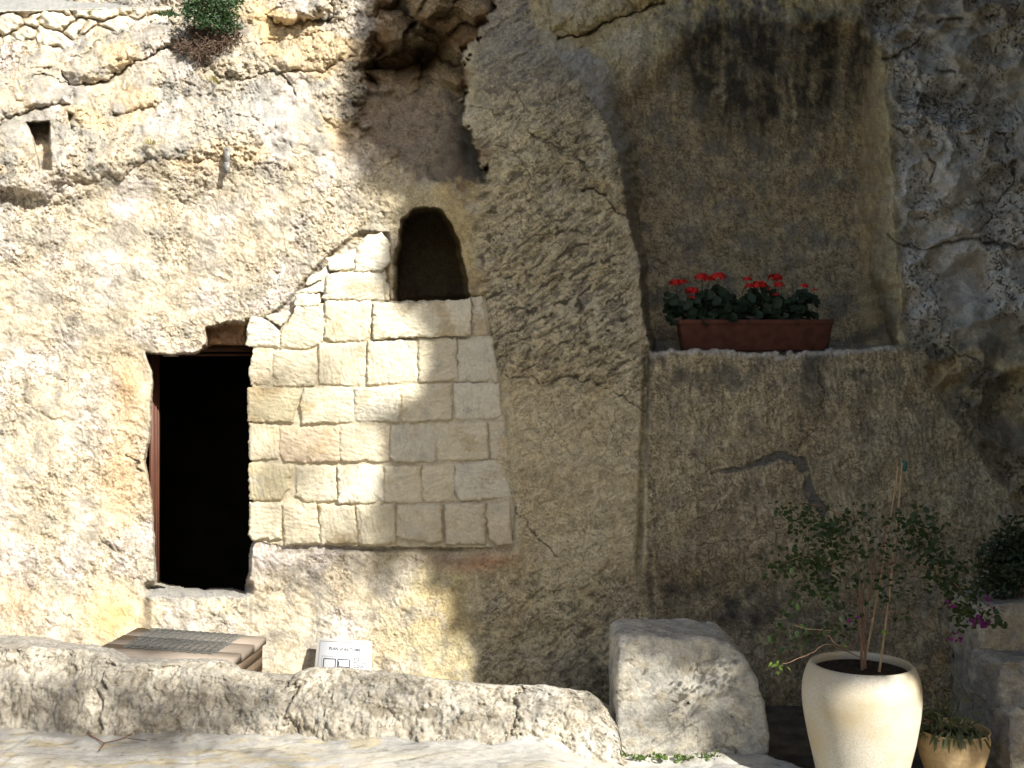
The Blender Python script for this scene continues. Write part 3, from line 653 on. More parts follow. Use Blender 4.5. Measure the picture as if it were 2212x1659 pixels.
zc = 2.2 - (crest - CY) / FPX * 7.08; zc = np.maximum(zc, -.03)
zc = np.where(px_ > 1335, np.interp(px_, [1335, 1346], [zc[np.searchsorted(px_, 1335)], -.05]), zc)
Xw = (px_ - CX) / FPX * 7.0
fy = footd - 8.5; th = np.interp(px_, [-420, 0, 200, 500, 1000, 1322], [.75, .66, .52, .42, .40, .34])
s = np.linspace(0, 1, n_s)
V3 = np.empty((n_s, n_u, 3), np.float32); COLW = np.empty((n_s, n_u, 3), np.float32)
for i, t in enumerate(s):
    if t < .62:
        a = t / .62; yy = fy + .30 * a ** 1.6; zz = -.17 + (zc + .17) * (1 - (1 - a) ** 1.55 * .999)
    elif t < .86:
        a = (t - .62) / .24; yy = fy + .30 + (th - .3) * a; zz = zc - .012 * np.sin(a * 3.1) - .03 * a ** 3
    else:
        a = (t - .86) / .14; yy = fy + th + .05 * a; zz = (zc - .03) * (1 - a) - .1 * a
    V3[i, :, 0] = Xw; V3[i, :, 1] = yy; V3[i, :, 2] = zz
SX, SS = np.meshgrid(Xw, s * 1.1); SX = SX.astype(np.float32); SS = SS.astype(np.float32)
wn1, wn2, wn3 = fbm(SX * 2.2, SS * 3, 3, 310), fbm(SX * 8, SS * 7, 4, 314), fbm(SX * 26, SS * 20, 3, 318)
wc1, wc2, _ = worley(SX * 5 + .5 * wn2, SS * 6 + .5 * wn1, 4); wcr = np.exp(-((wc2 - wc1) / .06) ** 2)
damp = sstep(0, .1, SS) * (1 - .75 * sstep(.60, .72, SS))
def wsq(f, sx, seed):
    n = perlin(SX * f / sx + .8 * wn2, SS * f + .8 * wn1, seed) + .3 * perlin(SX * f * 2, SS * f * 2.2, seed + 1); return np.exp(-(n / .11) ** 2) * sstep(-.2, .3, perlin(SX * f * .7 + 3, SS * f * .7, seed + 2))
wl = np.maximum(wsq(9, .8, 330), np.maximum(wsq(18, .6, 334), .8 * wsq(30, .6, 338)))
dsp = (.034 * wn1 + .024 * wn2 + .012 * wn3 + .010 * np.abs(wn3) - .016 * wl - .006 * wcr) * damp
for x0 in (-2.62, -1.41, .035): dsp = dsp - .045 * np.exp(-((SX - x0 + .05 * wn2 + .02 * wn3) / .010) ** 2) * damp * sstep(-.5, .3, wn1 + .5)
V3[..., 1] -= dsp; V3[..., 2] += .35 * dsp * (1 - sstep(.45, .62, SS / 1.1) * .8)
V3[..., 2] += .007 * wn3 * sstep(.6, .7, SS / 1.1)
COLW[:] = (.49, .44, .345)
def tw(c, m):
    global COLW
    COLW = COLW + (np.array(c, np.float32) - COLW) * np.clip(m, 0, 1)[..., None]
tw((.58, .54, .45), sstep(.0, .6, wn1 + .3 * wn2) * .8); tw((.33, .28, .20), sstep(.1, .6, wn2) * .7); tw((.18, .15, .10), sstep(.35, .8, -wn2 + .4 * wn3) * .7)
tw((.24, .215, .17), sstep(-.3, .4, wn1 + wn2 * .5) * sstep(-.4, -1.2, SX) * .6)
tw((.30, .285, .25), sstep(.56, .66, SS / 1.1) * .75); tw((.13, .11, .08), (1 - sstep(.02, .10, SS + .06 * wn2)) * .55); tw((.17, .14, .10), wl * .5)
lw = mesh("low_wall", V3, grid_faces(n_s, n_u), M_ROCK, None, COLW)
# close the right-hand end
tag(lw, "long low rough limestone wall with rounded worn top in front of the doorway", "low wall")

# ------------------------------------------------------------------ big squared boulder
def stone_prism(outline, y_front, y_back, seed, bevel=.04, rough=.012, nr=40, nd=50, n_out=260, slope=0.0, tone=(.50, .47, .40), top_shift=None):
    """stone whose front face has the given (x, z) outline; outline is resampled, corners rounded, surface roughened"""
    o = np.array(outline, float); seg = np.roll(o, -1, 0) - o; ln = np.hypot(*seg.T); cum = np.concatenate([[0], np.cumsum(ln)])
    tt_ = np.linspace(0, cum[-1], n_out, endpoint=False); k = np.searchsorted(cum, tt_, 'right') - 1
    pts = o[k] + seg[k] * ((tt_ - cum[k]) / ln[k])[:, None]
    for _ in range(4): pts = .5 * pts + .25 * (np.roll(pts, 1, 0) + np.roll(pts, -1, 0))
    c = pts.mean(0); rows = []; size = np.abs(pts - c).max()
    for r in np.linspace(.02, 1, nr):
        inset = 1 - bevel / size if r == 1 else r * (1 - bevel / size)
        rows.append(np.concatenate([c + (pts - c) * (r * (1 - bevel / size)), np.full((n_out, 1), y_front)], 1)[:, [0, 2, 1]])
    for a in np.linspace(0, math.pi / 2, 8)[1:]:
        rows.append(np.stack([*(c + (pts - c) * (1 - bevel / size * (1 - math.sin(a)))).T, np.full(n_out, y_front + bevel * (1 - math.cos(a)))], 1)[:, [0, 2, 1]])
    for t in np.linspace(0, 1, nd)[1:]:
        q = pts.copy(); q[:, 0] += slope * t
        rows.append(np.stack([q[:, 0], np.full(n_out, y_front + bevel + (y_back - y_front - 2 * bevel) * t), q[:, 1]], 1))
    for a in np.linspace(0, math.pi / 2, 6)[1:]:
        q = c + (pts - c) * (1 - bevel / size * (1 - math.cos(a))); q[:, 0] += slope
        rows.append(np.stack([q[:, 0], np.full(n_out, y_back - bevel + bevel * math.sin(a)), q[:, 1]], 1))
    rows.append(np.stack([np.full(n_out, c[0] + slope), np.full(n_out, y_back), np.full(n_out, c[1])], 1))
    v = np.stack(rows).astype(np.float32); nn = len(rows)
    # displace along normals
    du = np.roll(v, -1, 1) - np.roll(v, 1, 1); dv = np.gradient(v, axis=0); nrm = np.cross(du, dv); nrm /= np.linalg.norm(nrm, axis=-1, keepdims=True) + 1e-9
    cen = v.reshape(-1, 3).mean(0); sign = np.sign((nrm * (v - cen)).sum(-1, keepdims=True)); sign[sign == 0] = 1; nrm *= sign
    a_ = v[..., 0] + .6 * v[..., 1]; b_ = v[..., 2] + .55 * v[..., 1]
    m1, m2, m3 = fbm(a_ * 3, b_ * 3, 3, seed), fbm(a_ * 10, b_ * 10, 4, seed + 5), fbm(a_ * 34, b_ * 30, 2, seed + 9)
    q1, q2, _ = worley(a_ * 6 + .5 * m2, b_ * 5 + .4 * m1, seed % 17); cr = np.exp(-((q2 - q1) / .04) ** 2) * sstep(0, .4, m1)
    ln_ = np.exp(-((perlin(a_ * 14 + m2, b_ * 12 + m1, seed + 12) + .3 * m3) / .1) ** 2) * sstep(-.1, .4, perlin(a_ * 7, b_ * 7, seed + 14))
    v = v + nrm * (rough * (1.8 * m1 + 1.1 * m2 + .45 * m3 - .4 * np.abs(m3)) - .012 * cr - .005 * ln_)[..., None]
    col = np.empty(v.shape, np.float32); col[:] = tone
    for cc, m in [((.56, .50, .38), sstep(0, .6, m1 + .4 * m2) * .7), ((.30, .285, .25), sstep(.05, .6, -m2 + .4 * m1) * .65), ((.42, .34, .2), sstep(.3, .8, m2 - m1) * .4), ((.13, .11, .08), (sstep(.55, 1.0, m3 + .4 * m2) * .35 + cr * .7 + ln_ * .35))]:
        col = col + (np.array(cc, np.float32) - col) * np.clip(m, 0, 1)[..., None]
    return v, grid_faces(nn, n_out, wrap=True), col
def outl(pts, D): return [((x - CX) / FPX * D, 2.2 - (y - CY) / FPX * D) for x, y in pts]
BO = [(1330, 1634), (1332, 1540), (1333, 1440), (1336, 1386), (1352, 1377), (1420, 1376), (1480, 1378), (1535, 1379), (1580, 1388), (1612, 1420), (1637, 1466), (1654, 1520), (1664, 1575), (1664, 1630), (1658, 1642), (1500, 1640), (1400, 1637)]
v, f, c = stone_prism(outl(BO, 6.85), -1.65, -1.08, 400, .03, .0065, tone=(.47, .44, .37))
bl = mesh("boulder", v, f, M_ROCK, None, c); tag(bl, "big squared limestone boulder with upper right corner worn round, beside the cream pot", "boulder")

# ------------------------------------------------------------------ stepped stone blocks at the far right
def block(outline_px, D, depth, label, seed, tone=(.34, .31, .26), slope=0.0, rough=.016):
    v, f, c = stone_prism(outl(outline_px, D), D - 8.5, D - 8.5 + depth, seed, .02, rough, 16, 24, 160, slope, tone)
    o = mesh("stone_block", v, f, M_ROCK, None, c); tag(o, label, "stone block", "stacked stone blocks of the stair side"); return o
block([(2180, 1705), (2180, 1600), (2178, 1545), (2186, 1538), (2330, 1536), (2330, 1705)], 6.55, .55, "lowest stone block of the stair side, behind the small banded pot", 430)
block([(2158, 1540), (2157, 1480), (2156, 1440), (2164, 1430), (2330, 1432), (2330, 1540)], 6.66, .55, "middle stone block of the stair side with a dark chipped left end", 440)
block([(2120, 1432), (2118, 1400), (2120, 1320), (2128, 1308), (2190, 1302), (2330, 1300), (2330, 1432)], 6.95, .5, "tall pale smooth stone block under the dark shrub, topmost of the stair side", 450, (.38, .33, .25), rough=.007)
block([(2108, 1700), (2100, 1560), (2096, 1420), (2098, 1362), (2112, 1358), (2140, 1358), (2140, 1700)], 7.35, .35, "narrow upright stone slab standing in shade beside the stair blocks", 460, (.36, .33, .26))

# ------------------------------------------------------------------ pots
def lathe(name, prof, mat, parent, k=96, bump=0.0, seed=0, loc=(0, 0, 0)):
    prof = np.array(prof, float); an = np.arange(k) * 2 * np.pi / k
    v = np.stack([prof[:, 0:1] * np.cos(an), prof[:, 0:1] * np.sin(an), np.repeat(prof[:, 1:2], k, 1)], -1)
    if bump:
        n_ = np.array([[mnoise.noise(Vector(p) * 4 + Vector((seed, 0, 0))) for p in r] for r in v]); v[..., :2] *= (1 + bump * n_)[..., None]
    return mesh(name, v + np.array(loc), grid_faces(len(prof), k, wrap=True), mat, parent)
def smooth_prof(p, n=60):
    p = np.array(p, float); d = np.concatenate([[0], np.cumsum(np.hypot(*np.diff(p, axis=0).T))]); t = np.linspace(0, d[-1], n)
    q = np.stack([np.interp(t, d, p[:, 0]), np.interp(t, d, p[:, 1])], 1)
    for _ in range(3): q[1:-1] = .5 * q[1:-1] + .25 * (q[:-2] + q[2:])
    return q
def pot_mat(name, rgb, dark, scale, rings=False):
    m = plain(name, rgb, .65, .3, .15, scale, .14); n = m.node_tree.nodes; L = m.node_tree.links; b = n["Principled BSDF"]
    geo = n.new("ShaderNodeTexCoord"); t = n.new("ShaderNodeTexVoronoi"); t.inputs["Scale"].default_value = 26; L.new(geo.outputs["Object"], t.inputs["Vector"])
    r = n.new("ShaderNodeValToRGB"); r.color_ramp.elements[0].position = .10; r.color_ramp.elements[1].position = .17
    r.color_ramp.elements[0].color = (1, 1, 1, 1); r.color_ramp.elements[1].color = (0, 0, 0, 1); L.new(t.outputs["Distance"], r.inputs[0])
    mx = n.new("ShaderNodeMix"); mx.data_type = 'RGBA'; src = b.inputs["Base Color"].links[0].from_socket
    ms = n.new("ShaderNodeMath"); ms.operation = 'MULTIPLY'; ms.inputs[1].default_value = .35; L.new(r.outputs[0], ms.inputs[0])
    L.new(ms.outputs[0], mx.inputs["Factor"]); L.new(src, mx.inputs[6]); mx.inputs[7].default_value = (*dark, 1); L.new(mx.outputs[2], b.inputs["Base Color"])
    # broad weathering patches
    t2 = n.new("ShaderNodeTexNoise"); t2.inputs["Scale"].default_value = 3.2; t2.inputs["Detail"].default_value = 3; L.new(geo.outputs["Object"], t2.inputs["Vector"])
    r2 = n.new("ShaderNodeValToRGB"); r2.color_ramp.elements[0].position = .42; r2.color_ramp.elements[1].position = .68
    r2.color_ramp.elements[0].color = (0, 0, 0, 1); r2.color_ramp.elements[1].color = (.85, .85, .85, 1); L.new(t2.outputs[0], r2.inputs[0])
    m2 = n.new("ShaderNodeMix"); m2.data_type = 'RGBA'; L.new(r2.outputs[0], m2.inputs["Factor"]); L.new(mx.outputs[2], m2.inputs[6])
    m2.inputs[7].default_value = (rgb[0] * .92, rgb[1] * .80, rgb[2] * .58, 1); L.new(m2.outputs[2], b.inputs["Base Color"])
    return m
M_SOIL = plain("soil", (.03, .023, .016), .95, .1, .5, 40, .8)
PD = 6.4; pc = at(1861, 1428, PD); pb = np.array([pc[0], pc[1], -.25])
bp_ = thing("large_pot", "large smooth cream cast-stone plant pot with thick rounded rim, beside the boulder", "plant pot", tuple(pb))
zr = pc[2] - pb[2]
lathe("pot_body", smooth_prof([(0, 0), (.20, 0), (.235, .01), (.262, .21), (.302, .38), (.328, .53), (.337, .62), (.335, .70), (.318, .77), (.295, zr - .015), (.283, zr), (.270, zr - .004), (.262, zr - .03), (.285, zr - .12), (.27, zr - .3)], 90), pot_mat("cast_stone", (.47, .425, .335), (.24, .2, .14), 90), bp_, 128, .007, 3)
v = [(0, 0, 0)]; 
sg = np.linspace(.01, .270, 14)
lathe("soil", [(r, zr - .055 + .006 * math.sin(r * 60)) for r in sg], M_SOIL, bp_, 48)

SD = 6.62; sc = at(2058, 1572, SD); sb = np.array([sc[0], sc[1], -.25])
sp = thing("small_pot", "small round tan pot with incised rings, right of the large cream pot", "plant pot", tuple(sb)); zs = sc[2] - sb[2]
prof = smooth_prof([(0, 0), (.125, 0), (.135, .01), (.165, .12), (.195, .22), (.211, .30), (.208, .335), (.200, .352), (.213, zs - .012), (.216, zs), (.203, zs), (.197, zs - .03), (.195, zs - .1)], 110)
for i in range(len(prof)):
    if .25 < prof[i, 1] < .33 and prof[i, 0] > .19: prof[i, 0] += .0025 * math.sin(prof[i, 1] * 480)
m_tan = pot_mat("tan_terracotta", (.50, .36, .19), (.32, .16, .07), 40)
lathe("pot_body", prof, m_tan, sp, 96, .01, 9)
lathe("soil", [(r, zs - .05) for r in np.linspace(.01, .199, 8)], M_SOIL, sp, 40)
m_rust = plain("rust_glaze", (.33, .10, .045), .6, .3, .3, 30)
mb = MB(); a = np.linspace(-.32, .32, 14); zz = np.linspace(-.035, .035, 7); vv = []
for z_ in zz:
    for a_ in a:
        k = math.sqrt(max(0, 1 - (z_ / .037) ** 2)); an = -1.92 + a_ * .85 * k; r_ = np.interp(.215 + z_ - a_ * .03, prof[:55, 1], prof[:55, 0]) + .0025
        vv.append((r_ * math.cos(an), r_ * math.sin(an), .215 + z_ - a_ * .03))
mb.add(vv, grid_faces(7, 14)); mb.build("rust_patch", m_rust, sp, True)

# ------------------------------------------------------------------ leaves, stems
def leaves(name, centres, size, mat, parent, up=.3, aspect=.62, spread=1.0, droop=0.0, dirs=None, seed=0, fold=.25):
    r = np.random.default_rng(seed); c = np.asarray(centres, float); n = len(c); s_ = np.broadcast_to(np.asarray(size, float), (n,)) * r.uniform(.65, 1.25, n)
    d = r.normal(size=(n, 3)) * spread; d[:, 2] = d[:, 2] * .6 - droop
    if dirs is not None: d = d * .45 + np.asarray(dirs)
    d /= np.linalg.norm(d, axis=1, keepdims=True) + 1e-9
    nn = r.normal(size=(n, 3)) * .8; nn[:, 2] += up * 2
    sd = np.cross(d, nn); sd /= np.linalg.norm(sd, axis=1, keepdims=True) + 1e-9; nn = np.cross(sd, d)
    L_, W_ = s_[:, None], (s_ * aspect * .5)[:, None]
    b0 = c; m1 = c + d * L_ * .38 - nn * L_ * .02; m2 = c + d * L_ * .72 - nn * L_ * .05; tip = c + d * L_ - nn * L_ * .12
    l1 = m1 + sd * W_ + nn * W_ * fold; r1 = m1 - sd * W_ + nn * W_ * fold; l2 = m2 + sd * W_ * .75 + nn * W_ * fold; r2 = m2 - sd * W_ * .75 + nn * W_ * fold
    v = np.stack([b0, l1, m1, r1, l2, m2, r2, tip], 1); k = np.arange(n)[:, None] * 8
    f4 = np.concatenate([k + np.array([[1, 2, 5, 4]]), k + np.array([[2, 3, 6, 5]])]); f3 = np.concatenate([k + np.array([[0, 2, 1]]), k + np.array([[0, 3, 2]]), k + np.array([[4, 5, 7]]), k + np.array([[5, 6, 7]])])
    return mesh(name, v, [f4, f3], mat, parent)
M_LEAF = plain("bougainvillea_leaf", (.030, .052, .014), .5, .35, .35, 12, 0, trans=.35)
M_BRIGHT = plain("sunlit_leaf", (.16, .25, .05), .5, .35, .25, 20, 0, trans=.4)  # sunlit copy of the leaf, brightness put into its colour
M_STEM = plain("bark_stem", (.20, .12, .075), .85, .2, .3, 60)
M_CANE = plain("bamboo_cane", (.34, .23, .12), .6, .3, .25, 50, 0, (1, 1, .2))
M_MAG = plain("magenta_bract", (.17, .025, .14), .6, .2, .25, 30, 0, trans=.3)

bo = thing("bougainvillea", "straggly bougainvillea with sparse leaves and magenta flowers in the large cream pot", "plant", tuple(at(1861, 1440, PD)))
def path(pts, D, n=14, wob=.004, seed=0):
    p = np.array([at(x, y, d) for (x, y), d in zip(pts, np.broadcast_to(D, (len(pts),)))]); t = np.linspace(0, len(p) - 1, n); i = np.minimum(t.astype(int), len(p) - 2); f_ = (t - i)[:, None]
    pm = np.concatenate([[2 * p[0] - p[1]], p, [2 * p[-1] - p[-2]]]); a, b_, c_, d_ = pm[i], pm[i + 1], pm[i + 2], pm[i + 3]
    q = .5 * (2 * b_ + (c_ - a) * f_ + (2 * a - 5 * b_ + 4 * c_ - d_) * f_ ** 2 + (3 * b_ - a - 3 * c_ + d_) * f_ ** 3)
    return q + np.random.default_rng(seed).normal(size=q.shape) * wob * np.linspace(0, 1, n)[:, None]
STEMS = [([(1862, 1446), (1861, 1406), (1855, 1319), (1857, 1256), (1850, 1200)], 6.4, .0085), ([(1866, 1446), (1863, 1389), (1885, 1239), (1908, 1169), (1915, 1120)], 6.42, .008),
         ([(1870, 1446), (1868, 1390), (1862, 1300), (1880, 1200), (1850, 1130), (1780, 1098), (1735, 1085)], 6.45, .006), ([(1858, 1250), (1820, 1180), (1790, 1120), (1740, 1110)], [6.4, 6.3, 6.3, 6.3], .004),
         ([(1856, 1300), (1800, 1220), (1740, 1200), (1680, 1222)], [6.4, 6.3, 6.2, 6.2], .004), ([(1857, 1310), (1810, 1290), (1730, 1290)], [6.4, 6.3, 6.2], .003),
         ([(1868, 1340), (1920, 1320), (1990, 1340), (2060, 1373)], [6.4, 6.3, 6.2, 6.2], .0035), ([(1885, 1239), (1950, 1215), (2040, 1245), (2090, 1290), (2135, 1330)], [6.4, 6.4, 6.3, 6.3, 6.3], .004),
         ([(1890, 1225), (1960, 1200), (2010, 1160), (2010, 1125)], [6.4, 6.4, 6.4, 6.4], .0035), ([(1900, 1180), (1950, 1150), (1985, 1130)], 6.45, .003), ([(1870, 1240), (1990, 1230), (2060, 1225)], [6.4, 6.5, 6.5], .003),
         ([(1850, 1390), (1810, 1365), (1740, 1358), (1715, 1350)], [6.4, 6.3, 6.2, 6.2], .003), ([(1856, 1380), (1840, 1395), (1810, 1393), (1783, 1370)], [6.4, 6.2, 6.05, 6.0], .003), ([(1858, 1420), (1790, 1392), (1750, 1412), (1690, 1436)], [6.4, 6.2, 6.0, 5.9], .003),
         ([(1862, 1330), (1890, 1355), (1912, 1362)], [6.4, 6.2, 6.1], .0025), ([(1846, 1140), (1850, 1120), (1880, 1105)], 6.4, .003)]
for i, (p, D, r_) in enumerate(STEMS):
    mb = MB(); q = path(p, D, 22, .003, i); mb.tube(q, np.linspace(r_, r_ * .45, len(q)), 6); rel(mb.build("stem", M_STEM, bo, True))
LC = [(1695, 1095, 14, 5), (1720, 1115, 20, 10), (1760, 1125, 25, 16), (1790, 1150, 24, 16), (1825, 1130, 22, 12), (1800, 1180, 26, 18), (1750, 1145, 22, 12), (1700, 1212, 24, 14), (1740, 1205, 24, 16), (1680, 1228, 20, 10), (1770, 1210, 26, 16), (1800, 1205, 24, 14), (1760, 1250, 28, 16), (1795, 1262, 22, 10),
      (1730, 1290, 22, 12), (1790, 1290, 26, 14), (1690, 1335, 18, 6), (1672, 1372, 14, 5), (1725, 1372, 22, 10), (1780, 1365, 24, 9), (1830, 1350, 22, 8), (1850, 1110, 26, 8), (1960, 1115, 22, 12), (1985, 1140, 24, 18), (1995, 1170, 22, 16), (2015, 1130, 18, 9), (1950, 1150, 18, 8), (2000, 1195, 22, 10), (2040, 1212, 24, 14), (2020, 1242, 24, 14), (2045, 1262, 22, 14), (2065, 1232, 22, 12),
      (2085, 1282, 22, 14), (2090, 1312, 24, 16), (2068, 1315, 22, 12), (2115, 1335, 18, 8), (2140, 1322, 14, 4), (2160, 1345, 10, 3), (1930, 1260, 30, 10), (1900, 1215, 40, 12), (1875, 1180, 40, 14), (2075, 1350, 14, 5), (1840, 1240, 30, 8), (1920, 1300, 30, 6)]
cs = []
for x, y, s_, n in LC:
    for _ in range(int(n * 3.0)): cs.append(at(x + rng.normal() * s_ * .9, y + rng.normal() * s_ * .7, 6.35 + rng.normal() * .13))
rel(leaves("foliage", cs, .039, M_LEAF, bo, up=.5, aspect=.7, droop=.25, seed=1))
cs = [at(1683 + rng.normal() * 8, 1438 + rng.normal() * 6, 5.9 + rng.normal() * .02) for _ in range(9)] + [at(1827, 1393, 6.1), at(1916, 1366, 6.1), at(1913, 1370, 6.1), at(1912, 1362, 6.08)]
lf = rel(leaves("sunlit_foliage", cs, .04, M_BRIGHT, bo, up=.5, aspect=.75, droop=.4, seed=2)); lf["label"] = "leaves coloured brighter as sunlit, at the tip of a low branch"
cs = []
for x, y, n in [(2136, 1298, 9), (2110, 1338, 10), (2126, 1348, 14), (2066, 1376, 6), (1835, 1343, 5), (1960, 1245, 2), (2055, 1310, 5)]:
    for _ in range(n): cs.append(at(x + rng.normal() * 6, y + rng.normal() * 5, 6.22 + rng.normal() * .03))
rel(leaves("blossom", cs, .034, M_MAG, bo, up=.2, aspect=.85, seed=3))
TAG = at(1953, 1006, 6.62)
for nm, p0, p1, lab in [("bamboo_cane", at(1899, 1452, 6.33), at(1949, 1000, 6.6), "longer bamboo cane rising from the front of the large cream pot to the green clip"),
                        ("bamboo_cane", at(1866, 1440, 6.45), at(1940, 1010, 6.62), "left-hand thin bamboo cane leaning through the bougainvillea stems up to the green clip")]:
    mb = MB(); t = np.linspace(0, 1, 26)[:, None]; q = p0 + (p1 - p0) * t; q = q + .012 * np.sin(t * 3.1) * np.array([1, .3, 0]); r_ = .0065 + .0018 * (np.arange(26) % 5 == 0); mb.tube(q, r_ * np.linspace(1.05, .8, 26), 7)
    tag(mb.build(nm, M_CANE, None, True), lab, "cane", "canes supporting the bougainvillea")
gc = thing("cane_clip", "small green plastic clip tying the two bamboo cane tips together", "clip", tuple(TAG))
M_GREEN = plain("green_plastic", (.015, .10, .085), .4, .5)
mb = MB(); k = 14; an = np.linspace(0, 2 * np.pi, k, endpoint=False)
for z_ in (0,): 
    prof_ = [(.004, -.035), (.016, -.03), (.020, -.012), (.019, .012), (.015, .028), (.004, .032)]
    vv = np.array([[(r_ * math.cos(a) , .6 * r_ * math.sin(a), zz_) for a in an] for r_, zz_ in prof_]); mb.add(vv, grid_faces(6, k, wrap=True))
mb.build("clip_body", M_GREEN, gc, True)
mb = MB(); mb.tube([(-.004, 0, .03), (-.012, 0, .06), (.0, 0, .085), (.012, 0, .06), (.004, 0, .03)], .0016, 5); mb.tube([(0, 0, .08), (.004, .002, .13), (.012, .004, .19)], .0012, 5)
mb.build("wire_loop", plain("thin_wire", (.08, .07, .06), .6), gc, True)

# plant with narrow leaves in the small pot
M_NARROW = plain("narrow_leaf", (.10, .115, .055), .55, .3, .3, 15, 0, trans=.25)
spi = thing("narrow_leaf_plant", "low plant with narrow grey-green leaves spilling over the left rim of the small tan pot", "plant", tuple(at(2050, 1575, SD)))
cs, dr_ = [], []
for i in range(240):
    a = rng.uniform(0, 6.28); r_ = .16 * math.sqrt(rng.random()); x_, y_ = sc[0] - .04 + r_ * math.cos(a), sc[1] - .03 + r_ * math.sin(a)
    cs.append((x_ + rng.normal() * .03 - .02, y_, zs + sb[2] - .04 + abs(rng.normal()) * .09)); dr_.append((math.cos(a) * .9 - .15, math.sin(a) * .9, rng.uniform(-.7, .7)))
for i in range(60):
    a = rng.uniform(2.7, 5.4); cs.append((sc[0] + .205 * math.cos(a), sc[1] + .205 * math.sin(a), zs + sb[2] + rng.uniform(-.005, .05))); dr_.append((math.cos(a) * .5, math.sin(a) * .5, -1.1))
rel(leaves("foliage", cs, .085, M_NARROW, spi, aspect=.2, dirs=dr_, seed=5))
mb = MB()
for i in range(7):
    mb = MB(); a = rng.uniform(0, 6.28); mb.tube([(sc[0] + .05 * math.cos(a), sc[1] + .05 * math.sin(a), zs + sb[2] - .055), (sc[0] + .1 * math.cos(a) - .03, sc[1] + .1 * math.sin(a), zs + sb[2] + .04), (sc[0] + .15 * math.cos(a) - .05, sc[1] + .13 * math.sin(a), zs + sb[2] + .07)], .003, 5)
    rel(mb.build("stem", M_STEM, spi, True))

# dark shrub in its own pot above the stair blocks
p3 = at(2236, 1392, 7.15); yp = thing("yellow_pot", "yellowish glazed pot holding the dark shrub, on the topmost stair block", "plant pot", (p3[0], p3[1], p3[2] - .09))
m_yel = pot_mat("yellow_glaze", (.36, .25, .07), (.2, .12, .04), 40)
lathe("pot_body", smooth_prof([(0, 0), (.08, 0), (.09, .01), (.115, .16), (.125, .26), (.135, .30), (.125, .31), (.11, .28)], 40), m_yel, yp, 48)
lathe("soil", [(r, .275) for r in np.linspace(.01, .115, 5)], M_SOIL, yp, 24)
sh = thing("dark_shrub", "dense very dark green rounded shrub growing in the yellowish pot", "shrub", (p3[0], p3[1], p3[2] + .2))
cs = []
for cx_, cy_, r_, n in [(2200, 1215, 70, 900), (2150, 1210, 45, 350), (2130, 1255, 30, 150), (2190, 1160, 45, 300), (2250, 1230, 80, 700), (2170, 1275, 35, 180), (2290, 1190, 60, 300)]:
    for _ in range(n):
        d = rng.normal(size=3); d /= np.linalg.norm(d); k = r_ * rng.random() ** .4; cs.append(at(cx_ + d[0] * k, cy_ + d[2] * k, 7.1 + d[1] * k / 340.))
M_SHRUB = plain("dark_shrub_leaf", (.03, .045, .02), .6, .2, .3, 20)
rel(leaves("foliage", cs, .04, M_SHRUB, sh, aspect=.5, seed=6))
mb = MB()
for i in range(5):
    mb = MB(); mb.tube([(p3[0] + rng.normal() * .02, p3[1], p3[2] + .16), at(2236 + rng.normal() * 12, 1290, 7.1), at(2200 + rng.normal() * 50, 1215, 7.1)], [.01, .007, .003], 6)
    rel(mb.build("stem", M_STEM, sh, True))

# ------------------------------------------------------------------ terracotta trough with geraniums on the ledge
TD = 8.40; tl_, tr_ = at(1466, 690, TD), at(1804, 688, TD)
zb = 2.2 - (757 - CY) / FPX * 8.35; zt = tl_[2]; tw_ = tr_[0] - tl_[0]; hgt = zt - zb
tro = thing("planter_trough", "long brown terracotta trough on the rock ledge of the recessed bay", "planter", ((tl_[0] + tr_[0]) / 2, TD - 8.5 + .11, zb))
M_TERRA = plain("terracotta", (.10, .036, .022), .8, .2, .3, 14, .2)
def ring(wx, wy, z_, r=.03, n=6):
    o = []
    for qx, qy, a0 in [(1, 1, 0), (-1, 1, math.pi / 2), (-1, -1, math.pi), (1, -1, 1.5 * math.pi)]:
        for a in np.linspace(a0, a0 + math.pi / 2, n): o.append((qx * (wx - r) + r * math.cos(a), qy * (wy - r) + r * math.sin(a), z_))
    return o
hw = tw_ / 2
rg = [ring(.02, .005, .004, .002), ring(hw - .045, .075, 0), ring(hw - .04, .08, .005), ring(hw - .012, .098, hgt - .045), ring(hw - .010, .100, hgt - .04), ring(hw - .002, .108, hgt - .036), ring(hw, .11, hgt - .004), ring(hw - .004, .106, hgt), ring(hw - .014, .096, hgt), ring(hw - .016, .094, hgt - .03)]
mesh("trough_body", np.array(rg), grid_faces(len(rg), 24, wrap=True), M_TERRA, tro)
mesh("soil", np.array([ring(.01, .005, hgt - .025, .002), ring(hw - .016, .094, hgt - .028)]), grid_faces(2, 24, wrap=True), M_SOIL, tro)
M_GER = plain("geranium_leaf", (.024, .04, .018), .6, .3, .4, 14, 0, trans=.2)
M_RED = plain("red_petal", (.52, .02, .016), .6, .25, .25, 40, 0, trans=.2)
def ger_leaf(mb, c, r_, nrm):
    """round, lobed, slightly cupped leaf"""
    nrm = np.array(nrm, float); nrm /= np.linalg.norm(nrm); a = np.cross(nrm, (0.2, .1, 1)); a /= np.linalg.norm(a) + 1e-9; b_ = np.cross(nrm, a)
    an = np.linspace(0, 2 * np.pi, 14, endpoint=False); rr = r_ * (1 + .10 * np.cos(an * 5)); rr[0] *= .55
    o = c + rr[:, None] * (np.cos(an)[:, None] * a + np.sin(an)[:, None] * b_) + nrm * r_ * .18; mid = c + .5 * rr[:, None] * (np.cos(an)[:, None] * a + np.sin(an)[:, None] * b_) + nrm * r_ * .02
    mb.add(np.concatenate([mid, o]), grid_faces(2, 14, wrap=True)); n0 = mb.n; mb.add(np.concatenate([mid, [c]]), [(i, (i + 1) % 14, 14) for i in range(14)])
